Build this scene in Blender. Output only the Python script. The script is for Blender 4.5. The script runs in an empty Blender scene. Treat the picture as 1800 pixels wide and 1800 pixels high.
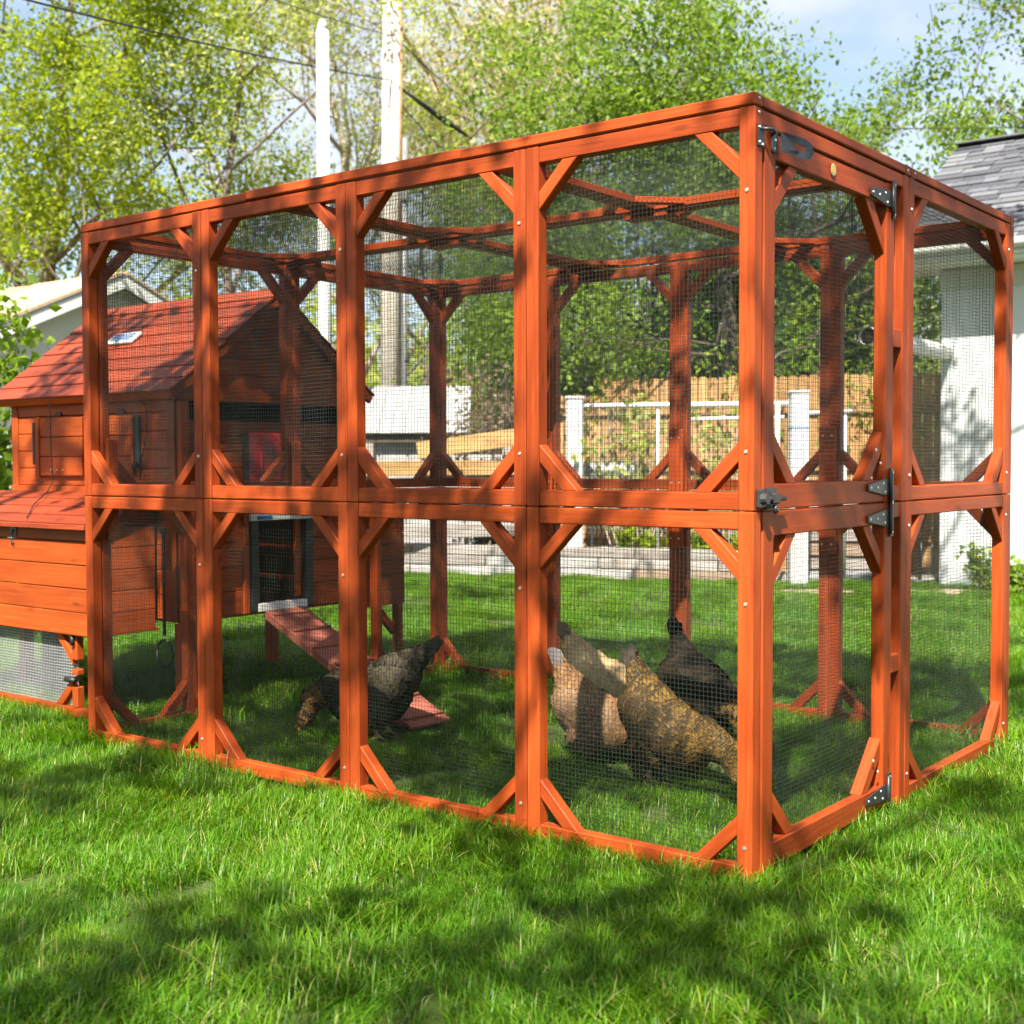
import bpy, bmesh, math, random
import numpy as np
from mathutils import Vector, Matrix, noise as mnoise
R = math.radians
rng = np.random.default_rng(7)
random.seed(7)
scene = bpy.context.scene
col = scene.collection

# ------------------------------------------------------------------ camera
YAW, PITCH, ROLL = 0.661, -0.039, -0.003
CAM = Vector((1.518, -2.950, 1.106))
_f = Vector((-math.sin(YAW)*math.cos(PITCH), math.cos(YAW)*math.cos(PITCH), math.sin(PITCH)))
_r = Vector((math.cos(YAW), math.sin(YAW), 0)); _u = _r.cross(_f)
_r2 = _r*math.cos(ROLL) + _u*math.sin(ROLL); _u2 = -_r*math.sin(ROLL) + _u*math.cos(ROLL)
cam = bpy.data.cameras.new('camera'); cam_o = bpy.data.objects.new('camera', cam); col.objects.link(cam_o)
cam_o.matrix_world = Matrix(((_r2.x, _u2.x, -_f.x, CAM.x), (_r2.y, _u2.y, -_f.y, CAM.y), (_r2.z, _u2.z, -_f.z, CAM.z), (0, 0, 0, 1)))
cam.sensor_width = 36; cam.lens = 45.22; cam.clip_start = 0.05; cam.clip_end = 600
cam.dof.use_dof = True; cam.dof.focus_distance = 4.1; cam.dof.aperture_fstop = 4.5
scene.camera = cam_o

# ------------------------------------------------------------------ light
SUN_EL = R(50); SUN_H = Vector((0.40, -0.917, 0)).normalized()      # horizontal direction towards the sun
SUN = Vector((SUN_H.x*math.cos(SUN_EL), SUN_H.y*math.cos(SUN_EL), math.sin(SUN_EL)))
sun = bpy.data.lights.new('sun', 'SUN'); sun.energy = 5.0; sun.angle = R(0.53); sun.color = (1.0, 0.93, 0.80)
sun_o = bpy.data.objects.new('sun', sun); col.objects.link(sun_o); sun_o.location = (3, -8, 12)
sun_o.rotation_euler = SUN.to_track_quat('Z', 'Y').to_euler()
world = bpy.data.worlds.new('World'); scene.world = world; world.use_nodes = True
nt = world.node_tree; nt.nodes.clear()
W = lambda t: nt.nodes.new(t)
out = W('ShaderNodeOutputWorld'); bg = W('ShaderNodeBackground'); sky = W('ShaderNodeTexSky')
sky.sky_type = 'NISHITA'; sky.sun_disc = False; sky.sun_elevation = SUN_EL
sky.sun_rotation = math.atan2(SUN_H.x, SUN_H.y)
tc = W('ShaderNodeTexCoord'); mp = W('ShaderNodeMapping'); mp.inputs['Scale'].default_value = (1, 1, 2.2)
ns = W('ShaderNodeTexNoise'); ns.inputs['Scale'].default_value = 2.6; ns.inputs['Detail'].default_value = 7; ns.inputs['Roughness'].default_value = .55
rp = W('ShaderNodeValToRGB'); rp.color_ramp.elements[0].position = .42; rp.color_ramp.elements[1].position = .60; rp.color_ramp.elements[0].color = (.18, .18, .18, 1)
mx = W('ShaderNodeMix'); mx.data_type = 'RGBA'; mx.inputs['B'].default_value = (4.4, 4.6, 5.0, 1)
nt.links.new(tc.outputs['Generated'], mp.inputs['Vector']); nt.links.new(mp.outputs[0], ns.inputs['Vector'])
nt.links.new(ns.outputs['Fac'], rp.inputs[0]); nt.links.new(rp.outputs[0], mx.inputs['Factor'])
nt.links.new(sky.outputs[0], mx.inputs['A']); nt.links.new(mx.outputs['Result'], bg.inputs[0])
bg.inputs[1].default_value = 0.066; nt.links.new(bg.outputs[0], out.inputs[0])
vs = scene.view_settings; vs.view_transform = 'Standard'; vs.look = 'None'; vs.gamma = 1; vs.exposure = 1.8
scene.cycles.use_denoising = True
scene.cycles.adaptive_threshold = .018; scene.cycles.adaptive_min_samples = 16; scene.cycles.max_bounces = 5; scene.cycles.diffuse_bounces = 3; scene.cycles.glossy_bounces = 2
scene.cycles.transmission_bounces = 4; scene.cycles.caustics_reflective = False; scene.cycles.caustics_refractive = False

# ------------------------------------------------------------------ materials
class NB:
    def __init__(s, name):
        s.m = bpy.data.materials.new(name); s.m.use_nodes = True; s.t = s.m.node_tree; s.t.nodes.clear()
        s.out = s.n('ShaderNodeOutputMaterial')
    def n(s, t, **k):
        x = s.t.nodes.new(t)
        for a, b in k.items():
            if a.startswith('_'): setattr(x, a[1:], b)
            else: x.inputs[a.replace('__', ' ')].default_value = b
        return x
    def l(s, a, b): s.t.links.new(a, b)
    def mix(s, fac, a, b, bt='MIX'):
        m = s.n('ShaderNodeMix', _data_type='RGBA', _blend_type=bt)
        for sock, v in (('Factor', fac), ('A', a), ('B', b)):
            if hasattr(v, 'links'): s.l(v, m.inputs[sock])
            elif isinstance(v, tuple): m.inputs[sock].default_value = (*v[:3], 1)
            else: m.inputs[sock].default_value = v
        return m.outputs['Result']
    def math(s, op, a, b=0.0, clamp=False):
        m = s.n('ShaderNodeMath', _operation=op, _use_clamp=clamp)
        for i, v in enumerate((a, b)):
            if hasattr(v, 'links'): s.l(v, m.inputs[i])
            else: m.inputs[i].default_value = v
        return m.outputs[0]
    def ramp(s, fac, *stops):
        r = s.n('ShaderNodeValToRGB'); e = r.color_ramp.elements
        while len(e) < len(stops): e.new(.5)
        for x, (p, c) in zip(e, stops): x.position = p; x.color = (*c, 1) if isinstance(c, tuple) else (c, c, c, 1)
        s.l(fac, r.inputs[0]); return r.outputs[0]
    def coords(s, scale=(1, 1, 1), which='Object', rnd=0.0):
        c = s.n('ShaderNodeTexCoord'); v = c.outputs[which]
        if rnd:
            oi = s.n('ShaderNodeObjectInfo'); a = s.n('ShaderNodeVectorMath', _operation='ADD'); sc = s.math('MULTIPLY', oi.outputs['Random'], rnd)
            s.l(v, a.inputs[0]); s.l(sc, a.inputs[1]); v = a.outputs[0]
        m = s.n('ShaderNodeMapping'); m.inputs['Scale'].default_value = scale; s.l(v, m.inputs['Vector']); return m.outputs[0]
    def noise(s, vec, scale, detail=4, rough=.5, dist=0.0):
        n = s.n('ShaderNodeTexNoise', Scale=scale, Detail=detail, Roughness=rough, Distortion=dist); s.l(vec, n.inputs['Vector']); return n.outputs['Fac']
    def bsdf(s, colr, rough=.6, spec=.4, bump=None, bs=.2, bd=.01, metal=0.0):
        p = s.n('ShaderNodeBsdfPrincipled')
        for k, v in (('Base Color', colr), ('Roughness', rough), ('Metallic', metal), ('Specular IOR Level', spec)):
            if hasattr(v, 'links'): s.l(v, p.inputs[k])
            elif isinstance(v, tuple): p.inputs[k].default_value = (*v[:3], 1)
            else: p.inputs[k].default_value = v
        if bump is not None:
            b = s.n('ShaderNodeBump', Strength=bs, Distance=bd); s.l(bump, b.inputs['Height']); s.l(b.outputs[0], p.inputs['Normal'])
        return p.outputs[0]
    def done(s, sh): s.l(sh, s.out.inputs[0]); return s.m

def wood(name, dark, mid, light, rough=.48, grain=1.0, vary=.38):
    b = NB(name)
    v = b.coords((2.2, 75, 75), rnd=37.0); g = b.noise(v, 1.6, 6, .62, .7)
    v2 = b.coords((2.2, 9, 9), rnd=11.0); big = b.noise(v2, 1.3, 4, .55, .5)
    c = b.ramp(g, (.28, dark), (.5, mid), (.74, light))
    oi = b.n('ShaderNodeObjectInfo')
    c = b.mix(1.0, c, b.ramp(big, (.30, (.78, .70, .66)), (.52, (1.0, 1.0, 1.0)), (.75, (1.14, 1.16, 1.2))), 'MULTIPLY')
    k = b.math('ADD', b.math('MULTIPLY', oi.outputs['Random'], vary), 1 - vary/2)
    hs = b.n('ShaderNodeHueSaturation'); b.l(c, hs.inputs['Color']); b.l(k, hs.inputs['Value']); c = hs.outputs[0]
    vk = b.coords((3.6, 13, 13), rnd=53.0); vo = b.n('ShaderNodeTexVoronoi', Scale=1.0); b.l(vk, vo.inputs['Vector'])
    knot = b.ramp(vo.outputs['Distance'], (.05, 1.0), (.15, 0.0))
    c = b.mix(b.math('MULTIPLY', knot, .55), c, tuple(x*.35 for x in dark))
    r = b.math('ADD', b.math('MULTIPLY', g, .25), rough - .12)
    return b.done(b.bsdf(c, r, .22, g, .16*grain, .003))

def plain(name, c1, c2=None, scale=8, rough=.6, spec=.35, metal=0.0, bump=0.0, which='Object'):
    b = NB(name); v = b.coords(which=which, rnd=0.0); g = b.noise(v, scale, 5, .6)
    c = b.ramp(g, (.3, c1), (.7, c2 or tuple(x*1.2 for x in c1)))
    return b.done(b.bsdf(c, rough, spec, g if bump else None, bump, .01, metal))

def leafmat(name, dark, light, trans=.45, yellow=None):
    b = NB(name); a = b.n('ShaderNodeAttribute', _attribute_name='rnd'); f = a.outputs['Fac']
    c = b.ramp(f, (0.0, dark), (.75, light), (1.0, yellow or light))
    d = b.bsdf(c, .5, .3)
    t = b.n('ShaderNodeBsdfTranslucent'); tcx = b.mix(1.0, c, (1.5, 1.45, .7), 'MULTIPLY'); b.l(tcx, t.inputs[0])
    m = b.n('ShaderNodeMixShader', Fac=trans); b.l(d, m.inputs[1]); b.l(t.outputs[0], m.inputs[2])
    return b.done(m.outputs[0])

M = {}
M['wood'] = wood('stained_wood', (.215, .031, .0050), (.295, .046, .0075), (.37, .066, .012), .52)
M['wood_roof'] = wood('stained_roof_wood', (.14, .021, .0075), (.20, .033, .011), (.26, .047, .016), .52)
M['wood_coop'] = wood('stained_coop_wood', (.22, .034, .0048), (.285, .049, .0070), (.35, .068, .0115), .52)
M['wood_ramp'] = wood('ramp_wood', (.20, .055, .036), (.28, .085, .056), (.35, .115, .08), .65)
M['cedar'] = wood('cedar_picket_wood', (.24, .13, .055), (.35, .20, .085), (.45, .28, .13), .75, 1.5, .45)
M['lumber'] = wood('pine_lumber', (.28, .165, .065), (.40, .25, .10), (.48, .32, .15), .7, 1, .2)
M['grey_timber'] = wood('weathered_timber', (.19, .17, .15), (.31, .28, .26), (.42, .39, .37), .85, 2, .5)
M['tan_timber'] = wood('tan_weathered_timber', (.20, .145, .10), (.31, .23, .17), (.40, .31, .24), .85, 2, .5)
M['pole_wood'] = wood('pole_wood', (.36, .32, .28), (.50, .46, .41), (.60, .56, .51), .85, 1.5, .1)
M['black_metal'] = plain('black_metal', (.018, .018, .020), (.03, .03, .033), 30, .42, .5)
M['grey_metal'] = plain('grey_metal', (.12, .13, .14), (.17, .18, .19), 30, .4, .5, .6)
M['screw'] = plain('zinc_screw', (.62, .60, .56), (.72, .70, .66), 50, .35, .5, .8)
M['wire'] = plain('coated_wire', (.013, .020, .018), (.025, .034, .030), 40, .45, .4)
M['black'] = plain('black_plastic', (.010, .010, .011), (.018, .018, .019), 20, .5, .4)
M['dark'] = plain('void_shade', (.012, .009, .008), (.02, .014, .012), 6, .9, .1)  # near-black colour standing in for the shade inside hollows
M['red'] = plain('red_plastic', (.42, .008, .016), (.50, .012, .022), 8, .4, .5)
M['white'] = plain('white_paint', (.58, .58, .57), (.66, .66, .65), 6, .55, .4)
M['vinyl'] = plain('white_vinyl', (.46, .46, .48), (.54, .54, .56), 4, .5, .4)
M['drum'] = plain('silver_drum', (.17, .17, .18), (.25, .25, .26), 5, .45, .5, .3)
M['faded_white'] = plain('faded_whitewash', (.26, .25, .25), (.42, .41, .40), 9, .85, .2, 0, .3)
M['blue'] = plain('blue_print', (.02, .10, .26), (.03, .13, .32), 10, .5, .4)
M['solar'] = plain('solar_cell', (.10, .16, .28), (.16, .22, .34), 60, .2, .6)
M['galv'] = plain('galvanised_sheet', (.34, .35, .37), (.46, .47, .49), 5, .5, .5, .3)
M['tan_shingle'] = plain('tan_shingle', (.36, .25, .15), (.50, .37, .24), 14, .9, .2, 0, .4)
M['sticker'] = plain('round_sticker', (.34, .24, .07), (.46, .38, .16), 160, .5, .4)
M['gravel'] = plain('pale_gravel', (.20, .19, .185), (.34, .33, .32), 40, .9, .2, 0, .8)
M['soil'] = plain('bare_soil', (.26, .19, .13), (.40, .31, .23), 14, .95, .1, 0, .8)
M['paver'] = plain('grey_paver', (.22, .22, .23), (.34, .34, .35), 12, .85, .2, 0, .5)
M['comb'] = plain('red_comb', (.45, .03, .03), (.52, .05, .05), 30, .5, .4)
M['eye'] = plain('eye', (.35, .10, .02), (.02, .01, .01), 200, .15, .6)
M['beak'] = plain('beak', (.35, .22, .09), (.45, .30, .14), 30, .5, .4)
M['cable'] = plain('black_cable', (.010, .010, .012), (.02, .02, .022), 20, .5, .4)
M['bark'] = plain('tree_bark', (.10, .080, .062), (.19, .155, .125), 9, .9, .2, 0, .6)
M['bark_dark'] = plain('dark_bark', (.060, .047, .037), (.12, .098, .08), 9, .9, .2, 0, .6)
M['twig'] = plain('pale_twig', (.30, .24, .20), (.42, .35, .30), 9, .9, .2)

def stucco(name, c1, c2):
    b = NB(name); v = b.coords(which='Object'); g = b.noise(v, 1.1, 5, .6); fine = b.noise(v, 60, 4, .7)
    c = b.ramp(g, (.3, c1), (.7, c2)); return b.done(b.bsdf(c, .85, .2, fine, .35, .01))
M['stucco'] = stucco('white_stucco', (.50, .53, .55), (.60, .62, .63))
M['stucco_grey'] = stucco('grey_green_stucco', (.44, .45, .41), (.52, .53, .50))
def shingle():
    b = NB('dark_shingle'); oi = b.n('ShaderNodeObjectInfo'); g = b.noise(b.coords(rnd=20.), 60, 4, .7)
    c = b.ramp(oi.outputs['Random'], (0.0, (.030, .035, .048)), (.5, (.075, .080, .095)), (1.0, (.16, .165, .18)))
    c = b.mix(.35, c, b.ramp(g, (.3, (.03, .03, .04)), (.75, (.17, .17, .19)))); return b.done(b.bsdf(c, .8, .25, g, .5, .006))
M['shingle'] = shingle()

def grassmat(name='grass_blade'):
    b = NB(name)
    a = b.n('ShaderNodeAttribute', _attribute_name='rnd'); h = b.n('ShaderNodeAttribute', _attribute_name='tip')
    it = b.n('ShaderNodeAttribute', _attribute_name='tone', _attribute_type='INSTANCER')
    c = b.ramp(a.outputs['Fac'], (0.0, (.034, .112, .003)), (.45, (.080, .198, .005)), (.85, (.15, .275, .012)), (.93, (.27, .30, .06)), (1.0, (.38, .34, .17)))
    c2 = b.ramp(it.outputs['Fac'], (0.0, (.72, .92, .9)), (1.0, (1.25, 1.08, 1.0)))
    c = b.mix(1.0, c, c2, 'MULTIPLY')
    d = b.bsdf(c, .42, .32)
    t = b.n('ShaderNodeBsdfTranslucent'); b.l(b.mix(1.0, c, (1.75, 1.55, .35), 'MULTIPLY'), t.inputs[0])
    m = b.n('ShaderNodeMixShader', Fac=.42); b.l(d, m.inputs[1]); b.l(t.outputs[0], m.inputs[2])
    return b.done(m.outputs[0])
M['grass'] = grassmat()
M['ground'] = plain('lawn_soil', (.035, .060, .012), (.070, .095, .028), 3, .95, .1, 0, .6)
M['leaf_yellow'] = leafmat('yellow_green_leaf', (.13, .19, .012), (.27, .34, .020), .55, (.40, .44, .05))
M['leaf_green'] = leafmat('fresh_green_leaf', (.085, .155, .018), (.19, .285, .032), .55, (.29, .38, .06))
M['leaf_pale'] = leafmat('pale_spring_leaf', (.24, .30, .07), (.38, .42, .12), .55, (.46, .48, .22))
M['leaf_bud'] = leafmat('budding_leaf', (.34, .28, .20), (.42, .38, .24), .5, (.44, .46, .18))
M['leaf_dark'] = leafmat('dark_leaf', (.030, .065, .014), (.075, .14, .025), .4, (.14, .22, .04))
M['leaf_dry'] = leafmat('dry_brown_leaf', (.13, .085, .05), (.22, .16, .10), .3, (.12, .12, .05))
M['flower'] = plain('dandelion', (.75, .50, .02), (.85, .62, .04), 30, .6, .2)

def feathermat(name, edge, centre, base, rimw=.35, barred=0.0, streak=False):
    b = NB(name); uv = b.n('ShaderNodeUVMap', _uv_map='feather'); sx = b.n('ShaderNodeSeparateXYZ'); b.l(uv.outputs[0], sx.inputs[0])
    a = b.n('ShaderNodeAttribute', _attribute_name='rnd')
    du = b.math('ABSOLUTE', b.math('SUBTRACT', sx.outputs[0], .5)); du = b.math('MULTIPLY', du, 2.0)
    e = b.math('MAXIMUM', du, sx.outputs[1]); rim = b.ramp(e, (max(0, 1-rimw-.12), 0.0), (1-rimw+.1, 1.0))
    if streak: rim = b.ramp(du, (.22, 0.0), (.55, 1.0))
    if barred:
        wv = b.math('SINE', b.math('MULTIPLY', e, barred)); rim = b.math('MULTIPLY', b.math('ADD', wv, 1.0), .5)
    c = b.mix(rim, centre, edge)
    c = b.mix(b.math('MULTIPLY', a.outputs['Fac'], .35), c, base)
    g = b.noise(b.coords((1, 1, 1)), 7, 3); c = b.mix(1.0, c, b.ramp(g, (.3, (.72, .72, .72)), (.7, (1.2, 1.2, 1.2))), 'MULTIPLY')
    return b.done(b.bsdf(c, .7, .10))
def henskin(name, c, leg):
    b = NB(name); v = b.coords(); sx = b.n('ShaderNodeSeparateXYZ'); b.l(v, sx.inputs[0])
    k = b.ramp(sx.outputs[2], (.045, 0.0), (.06, 1.0)); g = b.noise(v, 40, 3)
    cc = b.mix(k, leg, b.mix(g, tuple(x*.7 for x in c), c)); return b.done(b.bsdf(cc, .7, .2))

# ------------------------------------------------------------------ mesh helpers
def link(o, parent=None):
    col.objects.link(o)
    if parent is not None: o.parent = parent; o.matrix_parent_inverse = world_of(parent).inverted()   # locations are given in world space
    return o
def empty(name, loc=(0, 0, 0), parent=None):
    o = bpy.data.objects.new(name, None); o.empty_display_size = .1; o.location = loc; return link(o, parent)
def tag(o, label=None, cat=None, group=None, kind=None):
    for k, v in (('label', label), ('category', cat), ('group', group), ('kind', kind)):
        if v: o[k] = v
    return o
def mesh_obj(name, verts, faces, mat, parent=None, smooth=False):
    me = bpy.data.meshes.new(name); me.from_pydata([tuple(v) for v in verts], [], faces); me.update()
    if mat: me.materials.append(mat if not isinstance(mat, str) else M[mat])
    if smooth: me.polygons.foreach_set('use_smooth', [True]*len(me.polygons))
    return link(bpy.data.objects.new(name, me), parent)
_cache = {}
def place(name, me, mw, parent):
    """mw is the world matrix; parents are unrotated empties/meshes, so local = inverse(parent world) @ mw"""
    o = bpy.data.objects.new(name, me)
    link(o, parent)
    o.matrix_basis = mw
    return o
def world_of(o):
    m = o.matrix_basis.copy()
    if o.parent is not None: m = world_of(o.parent) @ o.matrix_parent_inverse @ m
    return m
def box_mesh(L, w, t, mat, bev=.003):
    k = (round(L, 4), round(w, 4), round(t, 4), mat, bev)
    if k in _cache: return _cache[k]
    bm = bmesh.new(); bmesh.ops.create_cube(bm, size=1)
    bmesh.ops.scale(bm, vec=(L, w, t), verts=bm.verts)
    if bev: bmesh.ops.bevel(bm, geom=bm.edges[:], offset=min(bev, .3*min(L, w, t)), segments=1, affect='EDGES')
    me = bpy.data.meshes.new('timber'); bm.to_mesh(me); bm.free(); me.materials.append(M[mat]); _cache[k] = me; return me
def frame_mat(o, x, y=None, z=None):
    x = Vector(x).normalized()
    if z is not None: z = Vector(z).normalized(); y = z.cross(x).normalized(); z = x.cross(y)
    else: y = Vector(y).normalized(); z = x.cross(y).normalized(); y = z.cross(x)
    return Matrix(((x.x, y.x, z.x, o[0]), (x.y, y.y, z.y, o[1]), (x.z, y.z, z.z, o[2]), (0, 0, 0, 1)))
def beam(name, p0, p1, w, t, up, mat, parent, bev=.003, jit=0.0):
    """timber from p0 to p1; w is the width across `up`'s perpendicular, t the size along `up`"""
    p0, p1 = Vector(p0), Vector(p1); d = p1 - p0
    mw = frame_mat((p0+p1)/2, d, z=up)
    if jit: mw = mw @ Matrix.Rotation(random.gauss(0, jit), 4, 'X') @ Matrix.Rotation(random.gauss(0, jit*.15), 4, 'Y')
    return place(name, box_mesh(d.length, w, t, mat, bev), mw, parent)
def box(name, a, b, mat, parent, bev=.003):
    a, b = Vector(a), Vector(b); s = b - a; s = Vector((abs(s.x), abs(s.y), abs(s.z))); c = (a+b)/2
    ax = max(range(3), key=lambda i: s[i])
    E = [Vector((1, 0, 0)), Vector((0, 1, 0)), Vector((0, 0, 1))]
    x = E[ax]; z = E[(ax+2) % 3]; y = z.cross(x)
    iy = max(range(3), key=lambda i: abs(y[i])); iz = (ax+2) % 3
    return place(name, box_mesh(s[ax], s[iy], s[iz], mat, bev), frame_mat(c, x, z=z), parent)
def prism(name, poly, o, x, y, depth, mat, parent, shift=None):
    """poly in the (x,y) plane at o, extruded by depth along x cross y; local X is x"""
    n = len(poly)
    vs_ = [(p[0], p[1], 0) for p in poly] + [(p[0], p[1], depth) for p in poly]
    fs = [tuple(reversed(range(n))), tuple(range(n, 2*n))] + [(i, (i+1) % n, n+(i+1) % n, n+i) for i in range(n)]
    key = ('prism', tuple((round(a, 4), round(b, 4)) for a, b in poly), round(depth, 4), mat)
    if key not in _cache:
        bm = bmesh.new(); bv = [bm.verts.new(v) for v in vs_]
        for f in fs: bm.faces.new([bv[i] for i in f])
        bmesh.ops.recalc_face_normals(bm, faces=bm.faces)
        bmesh.ops.bevel(bm, geom=bm.edges[:], offset=.002, segments=1, affect='EDGES')
        me = bpy.data.meshes.new(name); bm.to_mesh(me); bm.free(); me.materials.append(M[mat]); _cache[key] = me
    return place(name, _cache[key], frame_mat(o, x, y=y), parent)
def tube_data(pts, rad, n=8, cap=True):
    pts = [Vector(p) for p in pts]; V = []; F = []
    ref = Vector((0, 0, 1))
    for i, p in enumerate(pts):
        d = (pts[min(i+1, len(pts)-1)] - pts[max(i-1, 0)]).normalized()
        a = d.cross(ref) if abs(d.z) < .95 else d.cross(Vector((1, 0, 0))); a.normalize(); b = d.cross(a)
        r = rad[i] if hasattr(rad, '__len__') else rad
        for k in range(n):
            t = 2*math.pi*k/n; V.append(p + a*math.cos(t)*r + b*math.sin(t)*r)
    for i in range(len(pts)-1):
        for k in range(n): F.append((i*n+k, i*n+(k+1) % n, (i+1)*n+(k+1) % n, (i+1)*n+k))
    if cap: F += [tuple(reversed(range(n))), tuple(range((len(pts)-1)*n, len(pts)*n))]
    return V, F
def tube(name, pts, rad, mat, parent=None, n=8, cap=True):
    V, F = tube_data(pts, rad, n, cap); return mesh_obj(name, V, F, mat, parent, True)
def sag(a, b, s, n=24):
    a, b = Vector(a), Vector(b); return [a.lerp(b, t/n) - Vector((0, 0, s*4*(t/n)*(1-t/n))) for t in range(n+1)]
def disc(name, c, nrm, r, h, mat, parent, n=12):
    k = ('disc', round(r, 4), round(h, 4), mat, n)
    if k not in _cache:
        bm = bmesh.new(); bmesh.ops.create_cone(bm, cap_ends=True, segments=n, radius1=r, radius2=r*.8, depth=h)
        me = bpy.data.meshes.new(name); bm.to_mesh(me); bm.free(); me.materials.append(M[mat]); _cache[k] = me
    z = Vector(nrm).normalized(); x = Vector((0, 0, 1)).cross(z) if abs(z.z) < .9 else Vector((1, 0, 0))
    return place(name, _cache[k], frame_mat(Vector(c)+z*h/2, x, z=z), parent)
def at(a, d, z=0.0):
    """a metres right of and d metres ahead of the photographer"""
    h = Vector((-math.sin(YAW), math.cos(YAW), 0)); p = CAM + Vector((_r.x, _r.y, 0))*a + h*d; return Vector((p.x, p.y, z))

# ------------------------------------------------------------------ ground
def sheet(name, pts, z, mat, parent=None):
    return mesh_obj(name, [(x, y, z) for x, y in pts], [tuple(range(len(pts)))], mat, parent)
tag(sheet('ground', [(-160, -120), (120, -120), (120, 180), (-160, 180)], 0.0, 'ground'), kind='structure')
BED = [Vector((-9.6, 5.55, 0)), Vector((-7.05, 6.42, 0)), Vector((-3.85, 7.52, 0))]
tag(sheet('gravel_yard', [(-22, 1.8), (-9.6, 5.8), (-7.05, 6.6), (-3.85, 7.7), (-2.7, 8.5), (-2.6, 16), (-14, 24), (-30, 14)], .006, 'gravel'), kind='structure')
def blob(name, c, rx, ry, ang, z, mat, seed):
    rr = random.Random(seed); pts = []
    for k in range(22):
        t = 2*math.pi*k/22; q = 1 + rr.uniform(-.25, .2); x, y = rx*q*math.cos(t), ry*q*math.sin(t)
        pts.append((c[0]+x*math.cos(ang)-y*math.sin(ang), c[1]+x*math.sin(ang)+y*math.cos(ang)))
    return tag(sheet(name, pts, z, mat), kind='structure')
blob('bare_soil_patch', (-3.25, 7.05), .62, .20, .6, .004, 'soil', 1)
blob('bare_soil_patch', (-2.15, 7.85), .50, .20, .5, .004, 'soil', 2)

# ------------------------------------------------------------------ chicken run
BF, BS, H1, H2 = .725, 1.063, .978, 2.0
ST = .044                                     # frame timber section
run = tag(empty('chicken_run', (0, 0, 0)), 'large orange stained wooden walk-in chicken run with black wire mesh', 'chicken run')
X3, Y3, Z3 = Vector((1, 0, 0)), Vector((0, 1, 0)), Vector((0, 0, 1))

def wire_mesh(parent, o, u, v, w, h, pitch=.0127, r=.00046, bulge=.004, seed=0, mat='wire'):
    """woven square wire over the rectangle o, o+u*w, o+v*h"""
    o, u, v = Vector(o), Vector(u), Vector(v); n = u.cross(v)
    V = []; F = []; rr = random.Random(seed); p1, p2, p3 = (rr.uniform(0, 6) for _ in range(3)); seg = 6
    def off(a, b):
        e = math.sin(math.pi*min(max(a/w, 0), 1))*math.sin(math.pi*min(max(b/h, 0), 1))
        return (u*(math.sin(b*7+p1)*.0035+math.sin(b*17+a*5+p3)*.0016)*e + v*(math.sin(a*6+p2)*.0035+math.sin(a*15+b*6+p1)*.0016)*e + n*(math.sin(a*5+p3)*math.sin(b*4+p1)*bulge*e))
    for axis in (0, 1):
        ln, wd = (h, w) if axis == 0 else (w, h)
        k = int(wd/pitch)
        for i in range(1, k+1):
            c = i*pitch; base = len(V)
            for j in range(seg+1):
                s_ = ln*j/seg; a, b = (c, s_) if axis == 0 else (s_, c)
                p = o + u*a + v*b + off(a, b) + n*(r if axis else -r)
                side = u if axis == 0 else v
                for q in (side*r+n*r, -side*r+n*r, -side*r-n*r, side*r-n*r): V.append(p+q)
            for j in range(seg):
                for q in range(4): F.append((base+j*4+q, base+j*4+(q+1) % 4, base+(j+1)*4+(q+1) % 4, base+(j+1)*4+q))
    return tag(mesh_obj('wire_mesh', V, F, mat, parent), kind='stuff')

def brace(parent, o, u, v, depth_dir, leg=.132, w=.036, t=.036, mat='wood'):
    """gusset across the inner corner o between directions u and v"""
    u, v = Vector(u), Vector(v); x = (u - v).normalized(); y = (u + v).normalized(); q = leg/math.sqrt(2)
    poly = [(-q, q), (q, q), (q-w, q-w), (-q+w, q-w)]
    z = x.cross(y); off = Vector(depth_dir)*.004
    start = Vector(o) + off
    if z.dot(Vector(depth_dir)) < 0: start = start + Vector(depth_dir)*t
    return prism('brace', poly, start, x, y, t, mat, parent)

def screws(parent, pts, n, r=.0055):
    for p in pts: disc('screw', p, n, r, .003, 'screw', parent)

_seed = [0]
def panel(o, u, w, z0, z1, inn, name='wall_panel', st=ST, rail=.046, braces='all', mesh=True, mat='wood', foot=True):
    """framed mesh panel standing at o, running w along u, between heights z0 and z1; `inn` points into the run"""
    _seed[0] += 1
    o, u, inn = Vector(o), Vector(u), Vector(inn); pn = empty(name, o + Z3*z0, run)
    g = .0012; c = o + inn*(ST/2)
    for s_ in (g + st/2, w - g - st/2):
        beam('stile', c + u*s_ + Z3*z0, c + u*s_ + Z3*(z1-.0015), st, ST, inn, mat, pn, jit=.004)
    dep = ST - .006                                                  # rails sit 3 mm behind the stiles' faces
    for zz in ((z0 + rail/2 + .001) if foot else None, z1 - rail/2 - .0025):
        if zz is None: continue
        beam('rail', c + u*(st+g) + Z3*zz, c + u*(w-st-g) + Z3*zz, rail, dep, inn, mat, pn, jit=.004)
    L = st + g; io = o
    cs = {'bl': (u*L + Z3*(z0+rail), u, Z3), 'br': (u*(w-L) + Z3*(z0+rail), -u, Z3), 'tl': (u*L + Z3*(z1-rail-.002), u, -Z3), 'tr': (u*(w-L) + Z3*(z1-rail-.002), -u, -Z3)}
    for k, (p, a, b) in cs.items():
        if braces == 'all' or k in braces: brace(pn, o + p, a, b, inn, mat=mat)
    if mesh: wire_mesh(pn, o + u*.012 + inn*(ST+.002) + Z3*(z0+.012), u, Z3, w-.024, z1-z0-.024, seed=_seed[0])
    return pn
Z0 = .012
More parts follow.
